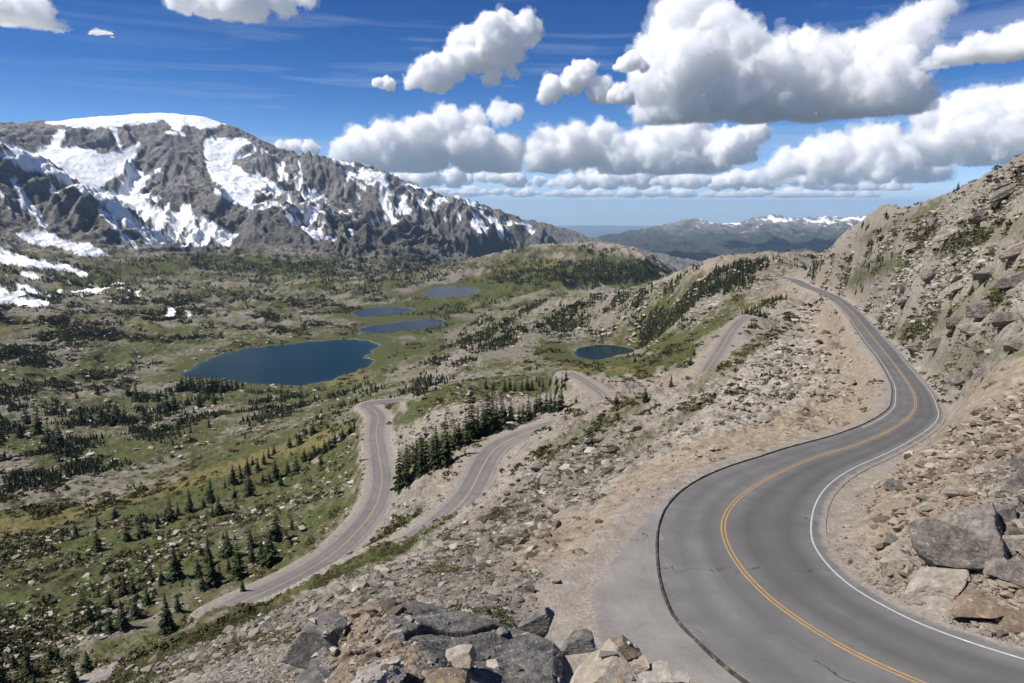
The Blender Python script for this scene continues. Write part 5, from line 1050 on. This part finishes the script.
# counted boulders on the slopes
x, y, z, i, s, r_ = rub('', 2600, 71, 4.0, 15, None, None); pxs = s / (y * CP - z * SP); u_, v_, _d = project(x, y, z)
okb = (u_ > 4) & (u_ < 1020) & (v_ < 676) & (np.hypot(x, y) < 420) & (np.hypot(x, y) > 16)
BP = [('on the scree just under the outcrop', 90, 330, 560, 690), ('in the rubble below the sandy turnout edge', 330, 560, 520, 625), ('on the scree above the middle road', 440, 640, 400, 520), ('on the pale slope below the main road', 640, 880, 300, 450), ('on the rusty fan inside the bend', 830, 1024, 380, 480), ('on the rubble bank beside the white line', 830, 1024, 480, 640), ('on the lower crags of the hillside', 880, 1024, 290, 380), ('on the upper crags of the hillside', 820, 1024, 150, 290), ('on the bank between the two lower roads', 380, 470, 430, 560), ('on the green slope under the lowest road', 100, 350, 430, 640)]
PB = [mesh_np('boulder', *hull_stone(700 + k, 15, .06)) for k in range(10)]
for me in PB: me.materials.append(S_SCREE)
PBD = [me.copy() for me in PB[:5]]
for me in PBD: me.materials.clear(); me.materials.append(S_BANK)
taken = np.zeros(len(x), bool)
for where, u0, u1, v0, v1 in BP:
    c_ = np.nonzero(okb & ~taken & (u_ >= u0) & (u_ < u1) & (v_ >= v0) & (v_ < v1))[0]; c_ = c_[np.argsort(-pxs[c_])][:20]; taken[c_] = True
    for j, k in enumerate(c_):
        dark = r_.random() < .3; pool = PBD if dark else PB; o = bpy.data.objects.new('boulder', pool[r_.integers(0, len(pool))]); link(o)
        o.location = (x[k], y[k], z[k] + s[k] * .15); s[k] *= .6 if 'green slope' in where else 1; o.scale = (s[k] * r_.uniform(.8, 1.25), s[k] * r_.uniform(.8, 1.25), s[k] * r_.uniform(.55, .9)); o.rotation_euler = (r_.uniform(-.4, .4), r_.uniform(-.4, .4), r_.uniform(0, 6.28))
        tag(o, f'{"dark" if dark else "pale"} angular boulder {where}, {ORD[j]} largest of its patch', 'boulder', 'boulders ' + where)
# chips lying on the outcrop
from mathutils.bvhtree import BVHTree
bpy.context.view_layer.update(); bv = []
for o in FGO:
    M_ = o.matrix_world; bv.append(BVHTree.FromPolygons([M_ @ v.co for v in o.data.vertices], [p.vertices[:] for p in o.data.polygons]))
chips = []; r_ = np.random.default_rng(99)
while len(chips) < 520:
    if r_.random() < .72: u, v = r_.normal(365, 34), r_.normal(648, 26)
    else: u, v = r_.uniform(270, 690), r_.uniform(600, 683)
    d = Vector([float(k) for k in ray(u, v)]).normalized(); best = None
    for t in bv:
        h = t.ray_cast(Vector((0, 0, 0)), d, 30)
        if h[0] is not None and (best is None or h[3] < best[1]): best = (h[0], h[3], h[1])
    chips.append((best[0], best[1]) if best and best[2].z > .45 else None)
chips = [c for c in chips if c]
# rubble: everything smaller
Vs, Fs, Ts, Rs = [], [], [], []; off = 0
for n, seed, lo, hi, protos in ((86000, 81, 1.15, 5.0, PR1), (15000, 83, 2.8, 9.0, PR2), (5200, 85, 4.4, 13.0, PR2)):
    if seed == 85: wrb = w_tal * (GF['road'] > 1.5) * (GF['r'] < 200) * (GF['r'] > 8) * (.25 + sstep(-.2, .3, wn2 + .5 * wn3))
    x, y, z, i, s, r_ = rub('', n, seed, lo, hi, protos, '', .06); ok_ = np.hypot(x, y) > 3.6; x, y, z, i, s = x[ok_], y[ok_], z[ok_], i[ok_], s[ok_]; n = len(x)
    tone = np.clip(r_.normal(.5, .24, n) + .30 * wn2[i] + .20 * (GF['r'][i] > 170) - .09 * w_tal[i] * (GF['r'][i] < 200), 0, 1); pick = r_.integers(0, 8, n); rz = r_.uniform(0, 6.28, n)
    V, Fq, T = merge(protos, pick, x, y, z + s * .18, s, rz, s * r_.uniform(.5, .9, n), tone); R_ = merge(protos, pick, x, y, z, s, rz, s, w_tan[i])[2]
    Vs.append(V); Fs.append(Fq + off); off += len(V); Ts.append(T); Rs.append(R_)
cx_ = np.array([c[0][:] for c in chips]); cd = np.array([c[1] for c in chips]); n = len(chips); cs = np.minimum(1.0 * (1 - r_.random(n)) ** (-1 / 1.7), 7.5) * cd / F
pk_ = r_.integers(0, 8, n); rz_ = r_.uniform(0, 6.28, n); V, Fq, T = merge(PR1, pk_, cx_[:, 0], cx_[:, 1], cx_[:, 2], cs, rz_, cs * r_.uniform(.4, .8, n), r_.random(n)); Vs.append(V); Fs.append(Fq + off); off += len(V); Ts.append(T)
Rs.append(merge(PR1, pk_, cx_[:, 0], cx_[:, 1], cx_[:, 2], cs, rz_, cs, (r_.random(n) < .4) * .8)[2])
o = obj_np('rubble', np.concatenate(Vs), np.concatenate(Fs), M_RUB); fattr(o.data, 'tone', np.concatenate(Ts)); fattr(o.data, 'rust', np.concatenate(Rs))
tag(o, 'loose angular rubble and scree covering the rocky slopes', 'rubble', None, 'stuff')
# ------------------------------------------------------------------ clouds
CLOUDS = [
 ('huge white cumulus cloud with a flat grey base over the hillside', 124, 11500, [(690, 62, 42), (684, 34, 30), (700, 18, 20), (676, 14, 12), (728, 48, 30), (722, 26, 16), (740, 90, 34), (668, 98, 26), (655, 108, 15), (780, 76, 36), (806, 92, 36), (832, 76, 26), (800, 58, 18), (838, 92, 34), (868, 66, 24), (892, 46, 20), (912, 28, 17), (930, 14, 12), (944, 6, 8), (880, 92, 32), (908, 100, 20), (702, 104, 24), (760, 104, 26), (640, 112, 7), (820, 60, 14), (850, 44, 9)]),
 ('ragged white cloud trailing off beside the huge cumulus', 84, 10500, [(948, 66, 15), (972, 58, 17), (998, 55, 17), (1020, 52, 20), (1046, 56, 24), (930, 72, 9), (1010, 40, 10)]),
 ('white cumulus cloud in the corner over the snow capped peak', 54, 6800, [(8, 26, 25), (34, 34, 15), (-22, 28, 32), (52, 42, 9), (24, 12, 18), (64, 48, 6), (-50, 30, 30)]),
 ('tiny torn cloud fragment beside the corner cumulus', 56, 6900, [(102, 42, 7), (94, 36, 4), (110, 47, 5)]),
 ('white cloud cut by the top edge above the mountain shoulder', 32, 5800, [(180, -2, 12), (212, 4, 16), (246, 8, 17), (280, 0, 14), (240, -12, 22), (306, -3, 8), (234, 20, 8)]),
 ('white puffy cumulus standing high over the valley lakes', 92, 8800, [(432, 74, 16), (452, 66, 13), (470, 48, 18), (500, 36, 18), (524, 30, 14), (508, 54, 13), (480, 62, 12), (492, 76, 8), (415, 80, 7), (486, 26, 9), (455, 40, 6), (514, 72, 5)]),
 ('small flat cloud wisp next to the high puffy cumulus', 91, 8800, [(378, 84, 5), (388, 84, 6)]),
 ('small white cloud under the gap before the huge cumulus', 106, 9800, [(552, 90, 11), (574, 82, 12), (580, 70, 9), (600, 92, 12), (620, 96, 10), (545, 97, 6), (590, 66, 5), (630, 104, 5)]),
 ('smallest round cloud floating over the small white cloud', 80, 9600, [(632, 62, 9), (621, 66, 6), (643, 67, 5)]),
 ('small low cloud peeking over the mountain ridge', 156, 30000, [(281, 148, 6), (294, 147, 7), (311, 149, 7)]),
 ('long cumulus bank hanging behind the mountain shoulder', 172, 28000, [(345, 152, 14), (365, 146, 16), (390, 142, 18), (420, 136, 18), (448, 127, 16), (474, 120, 11), (500, 114, 9), (515, 112, 6), (430, 154, 19), (470, 150, 22), (505, 156, 18), (462, 132, 12), (395, 158, 16), (540, 158, 14)]),
 ('cumulus bank in the middle of the horizon sky', 174, 29000, [(552, 152, 20), (586, 150, 20), (602, 133, 11), (620, 156, 18), (572, 140, 12), (640, 148, 14), (660, 148, 18), (690, 136, 17), (682, 157, 20), (720, 152, 18), (704, 138, 9), (650, 160, 14)]),
 ('round topped cloud standing beside the middle cloud bank', 168, 27000, [(735, 142, 12), (748, 134, 11), (760, 132, 8), (742, 154, 11), (720, 148, 8), (724, 160, 8)]),
 ('broad cloud bank above the low far mountain range', 186, 38000, [(790, 164, 14), (812, 160, 15), (838, 154, 18), (866, 150, 19), (890, 152, 20), (850, 172, 14), (910, 160, 18), (930, 170, 14), (880, 172, 14), (770, 170, 9), (820, 172, 12)]),
 ('tall cloud bank at the frame edge behind the hillside', 172, 30000, [(932, 118, 14), (952, 114, 16), (980, 108, 16), (1010, 118, 22), (1036, 112, 24), (990, 142, 22), (962, 136, 18), (930, 138, 14), (1030, 146, 26), (940, 152, 14)]),
 ('flat grey cloud strip low over the mountain shoulder', 188, 50000, [(380, 180, 6), (402, 178, 8), (428, 177, 9), (455, 178, 9), (482, 177, 9), (512, 179, 9), (536, 181, 7)]),
 ('flat pale cloud strip above the gap to the plain', 190, 52000, [(560, 181, 8), (585, 178, 9), (612, 180, 9), (640, 178, 10), (668, 180, 9), (694, 181, 8)]),
 ('low string of small cumulus over the far range', 192, 54000, [(716, 184, 8), (740, 179, 10), (766, 181, 9), (792, 180, 10), (818, 183, 9), (846, 184, 9), (872, 186, 8), (896, 188, 7)]),
 ('lowest thin cloud layer over the mountain shoulder', 197, 64000, [(420, 193, 5), (445, 192, 6), (472, 193, 6), (500, 192, 6), (530, 193, 6), (555, 194, 5)]),
 ('lowest thin cloud layer over the hazy plain', 198, 66000, [(575, 194, 5), (600, 193, 6), (628, 194, 6), (655, 193, 6), (684, 194, 6), (712, 195, 5)]),
 ('lowest thin cloud layer over the far range', 198, 66000, [(735, 195, 5), (760, 193, 6), (788, 194, 6), (815, 194, 6), (842, 195, 6), (868, 196, 5)]),
]
CLOUD_OD = globals().get('CLOUD_OD', 2.8)
def cloud_vol(name, dens):
    m = bpy.data.materials.new(name); m.use_nodes = True; nt = m.node_tree; nt.nodes.clear(); g = G(nt); out = g.n('ShaderNodeOutputMaterial')
    v = g.n('ShaderNodeVolumeScatter'); v.inputs['Color'].default_value = (1, 1, 1, 1); v.inputs['Density'].default_value = dens; v.inputs['Anisotropy'].default_value = globals().get('CLOUD_G', 0.0)
    nt.links.new(v.outputs[0], out.inputs['Volume']); m.cycles.homogeneous_volume = True; return m
def make_cloud(label, vb, D, puffs, seed):
    q = random.Random(seed); zb = float(at_r(512, vb, D)[2]); px = D / F / 1.0
    if D >= 50000: puffs = [(u + k * r * q.uniform(.9, 1.5) + q.uniform(-3, 3), v + q.uniform(-.16, .3) * r * abs(k), r * (q.uniform(.55, 1.15) if k == 0 else q.uniform(.25, .8))) for u, v, r in puffs for k in (-1.2, 0, 1.2)]
    else: puffs = puffs + [(u + q.uniform(-1, 1) * r, v + q.uniform(-.15, .7) * r, r * q.uniform(.45, .7)) for u, v, r in puffs]
    bm = bmesh.new(); c0 = at_r(np.mean([p[0] for p in puffs]), vb, D)
    for u, v, r in puffs:
        c = at_r(u, v, D * (1 + q.uniform(-.02, .02))) - c0; dd = at_r(u, v, D); R = r * (dd[1] * CP - dd[2] * SP) / F
        balls = [(c, R * .92)]
        for _ in range(20):
            d = Vector((q.gauss(0, 1), q.gauss(0, 1), q.gauss(.35, .8))).normalized(); k = q.uniform(.20, .46)
            balls.append((c + np.array(d) * R * (1.04 - k * .35), R * k))
        for cc, rr_ in balls:
            bmesh.ops.create_icosphere(bm, subdivisions=2, radius=rr_, matrix=Matrix.Translation(Vector([float(x) for x in cc])) @ (Matrix.Diagonal((2.6, 1.5, .7, 1)) if D >= 60000 else Matrix.Diagonal((1.5, 1.3, .95, 1)) if D >= 50000 else Matrix.Diagonal((1.1, 1.1, 1, 1))))
    zloc = zb - c0[2]
    me = bpy.data.meshes.new('cloud'); bm.to_mesh(me); bm.free()
    o = bpy.data.objects.new('cloud', me); link(o); rm = o.modifiers.new('r', 'REMESH'); rm.mode = 'VOXEL'
    span = max(p[0] for p in puffs) - min(p[0] for p in puffs) + 40; rm.voxel_size = max(.9, span / 330) * D / F
    dg = bpy.context.evaluated_depsgraph_get(); me2 = bpy.data.meshes.new_from_object(o.evaluated_get(dg)); o.modifiers.clear(); o.data = me2; bpy.data.meshes.remove(me)
    n = len(me2.vertices); V = np.empty(n * 3, np.float32); me2.vertices.foreach_get('co', V); V = V.reshape(-1, 3).astype(float); N = np.empty(n * 3, np.float32); me2.vertices.foreach_get('normal', N); N = N.reshape(-1, 3)
    Rm = float(np.mean([p[2] for p in puffs])) * D / F
    amp = Rm * .55; P = V / (Rm * 1.15) + seed * 7.3
    w = np.stack([noise3(P * .8 + 11.1, 3), noise3(P * .8 + 27.7, 4), noise3(P * .8 + 41.3, 5)], -1) * .35
    dsp = 0
    for k, (fq, a) in enumerate(((1.0, 1.0), (2.1, .55), (4.4, .34), (9.2, .20))):
        dsp = dsp + a * (.42 - np.abs(noise3((P + w) * fq + k * 9.1, 20 + k)) * 1.5)
    V = V + N * (amp * dsp)[:, None]
    lowz = V[:, 2] < zloc; V[lowz, 2] = zloc + (V[lowz, 2] - zloc) * .16
    me2.vertices.foreach_set('co', V.astype(np.float32).ravel()); me2.update()
    rm = o.modifiers.new('r', 'REMESH'); rm.mode = 'VOXEL'; rm.voxel_size = max(.8, span / 380) * D / F; dg = bpy.context.evaluated_depsgraph_get(); me3 = bpy.data.meshes.new_from_object(o.evaluated_get(dg)); o.modifiers.clear(); o.data = me3; bpy.data.meshes.remove(me2); me2 = me3
    n = len(me2.vertices); V = np.empty(n * 3, np.float32); me2.vertices.foreach_get('co', V); V = V.reshape(-1, 3).astype(float); N = np.empty(n * 3, np.float32); me2.vertices.foreach_get('normal', N); N = N.reshape(-1, 3); P = V / (Rm * 1.15) + seed * 7.3
    V = V + N * (amp * (.46 * (.3 - np.abs(noise3(P * 7.7, 61)) * 1.5) + .30 * (.3 - np.abs(noise3(P * 17, 62)) * 1.5) + .16 * noise3(P * 36, 63)))[:, None]
    me2.vertices.foreach_set('co', V.astype(np.float32).ravel()); me2.update()
    me2.polygons.foreach_set('use_smooth', np.ones(len(me2.polygons), bool))
    me2.materials.clear(); me2.materials.append(cloud_vol('cloud_vapour', CLOUD_OD / Rm))
    if D < 50000:                                            # thin ragged vapour round the dense body
        wv = V + N * (Rm * np.clip(.06 + .50 * noise3(P * 1.1 + 3.3, 71) + .42 * noise3(P * 2.7 + 8.1, 72) + .34 * noise3(P * 6.3, 73) + .22 * noise3(P * 14, 74), -.15, .8))[:, None]
        lw = wv[:, 2] < zloc; wv[lw, 2] = zloc + (wv[lw, 2] - zloc) * .3
        mw = me2.copy(); mw.vertices.foreach_set('co', wv.astype(np.float32).ravel()); mw.update(); wo = link(bpy.data.objects.new('vapour', mw), o)
        rm = wo.modifiers.new('r', 'REMESH'); rm.mode = 'VOXEL'; rm.voxel_size = max(1.0, span / 300) * D / F; dg = bpy.context.evaluated_depsgraph_get(); m4 = bpy.data.meshes.new_from_object(wo.evaluated_get(dg)); wo.modifiers.clear(); wo.data = m4; bpy.data.meshes.remove(mw)
        m4.materials.clear(); m4.materials.append(cloud_vol('thin_vapour', CLOUD_OD * .13 / Rm))
    o.location = [float(x) for x in c0]; o.name = 'cloud'
    tag(o, label, 'cloud', 'clouds', 'thing')
for k, (lab, vb, D, puffs) in enumerate(CLOUDS): make_cloud(lab, vb, D, puffs, k + 1)
# ------------------------------------------------------------------ camera, light, sky
cam = bpy.data.cameras.new('camera'); cam.sensor_width = 36; cam.lens = 36 * F / 1024; cam.clip_start = .1; cam.clip_end = 300000
co = link(bpy.data.objects.new('camera', cam)); co.rotation_euler = (math.pi / 2 - PITCH, 0, 0); SC.camera = co
SUN_AZ, SUN_EL = -96.0, 52.0                                   # from the direction of view, clockwise
sd = bpy.data.lights.new('sun', 'SUN'); sd.energy = 4.6; sd.angle = math.radians(.53); sd.color = (1, .955, .88)
so = link(bpy.data.objects.new('sun', sd))
a, e = math.radians(SUN_AZ), math.radians(SUN_EL)
SDIR = Vector((math.sin(a) * math.cos(e), math.cos(a) * math.cos(e), math.sin(e)))
so.rotation_euler = SDIR.to_track_quat('Z', 'Y').to_euler(); so.location = (-200, 50, 300)
W = bpy.data.worlds.new('World'); SC.world = W; W.use_nodes = True
nt = W.node_tree; nt.nodes.clear(); g = G(nt)
out = g.n('ShaderNodeOutputWorld'); bg = g.n('ShaderNodeBackground'); sky = g.n('ShaderNodeTexSky', sky_type='NISHITA')
sky.sun_disc = False; sky.sun_elevation = e; sky.sun_rotation = a; sky.altitude = 3300; sky.air_density = 1.0; sky.dust_density = .2; sky.ozone_density = 3.0
bg.inputs[1].default_value = .07
dirn = g.n('ShaderNodeTexCoord').outputs['Generated']
sep = g.n('ShaderNodeSeparateXYZ'); g.put(sep.inputs[0], dirn); el = sep.outputs[2]
tint = g.ramp(el, [(0.0, (1.35, 1.42, 1.62)), (.035, (1.1, 1.25, 1.5)), (.09, (.55, .86, 1.2)), (.17, (.20, .56, .98)), (.30, (.07, .36, .80)), (.6, (.06, .32, .78))])
col = g.mix(1.0, sky.outputs[0], tint, 'MULTIPLY')
# thin high cirrus: long faint streaks
st = g.noise(2.4, 7, .62, g.scale(dirn, (1.0, 1.0, 13.0)), .5); st2 = g.noise(1.3, 3, .5, g.scale(dirn, (1, 1, 3)))
ci_ = g.math('MULTIPLY', g.ramp(st, [(.50, 0.0), (.72, 1.0)]), g.math('MULTIPLY', g.ramp(st2, [(.38, 0.0), (.62, 1.0)]), g.ramp(el, [(0.0, .0), (.04, .62), (.16, .55), (.3, .12)])))
col = g.mix(ci_, col, (6.2, 7.2, 8.6))
g.put(bg.inputs[0], col)
nt.links.new(bg.outputs[0], out.inputs[0])
SC.view_settings.view_transform = 'Standard'; SC.view_settings.look = 'None'; SC.view_settings.exposure = 0.52; SC.view_settings.gamma = 1
SC.cycles.use_denoising = True
try: SC.cycles.denoiser = 'OPENIMAGEDENOISE'
except Exception: pass
SC.cycles.max_bounces = 32; SC.cycles.volume_bounces = 32; SC.cycles.transmission_bounces = 4; SC.cycles.diffuse_bounces = 3; SC.cycles.glossy_bounces = 2; SC.cycles.transparent_max_bounces = 8
SC.cycles.use_adaptive_sampling = True; SC.cycles.adaptive_threshold = .015

# ------------------------------------------------------------------ the air: one even, closed box of haze round the whole valley
bm = bmesh.new(); bmesh.ops.create_cube(bm, size=1); me = bpy.data.meshes.new('haze'); bm.to_mesh(me); bm.free()
HT = max(float(GZ.max()) + 40, 900.0) if 'GZ' in globals() else 900.0
hz = tag(link(bpy.data.objects.new('haze', me)), 'thin blue haze fading the far mountains and the plain', 'haze', None, 'stuff'); zb_ = -1860.0
hz.scale = (180000, 180000, HT - zb_); hz.location = (0, 0, (HT + zb_) / 2); print('HAZE TOP', HT)
m = bpy.data.materials.new('haze_air'); m.use_nodes = True; nt = m.node_tree; nt.nodes.clear(); g = G(nt); o_ = g.n('ShaderNodeOutputMaterial'); v = g.n('ShaderNodeVolumePrincipled')
v.inputs['Color'].default_value = (.50, .72, 1.0, 1); v.inputs['Density'].default_value = 2.2e-5; v.inputs['Anisotropy'].default_value = .1
nt.links.new(v.outputs[0], o_.inputs['Volume']); m.cycles.homogeneous_volume = True; me.materials.append(m)
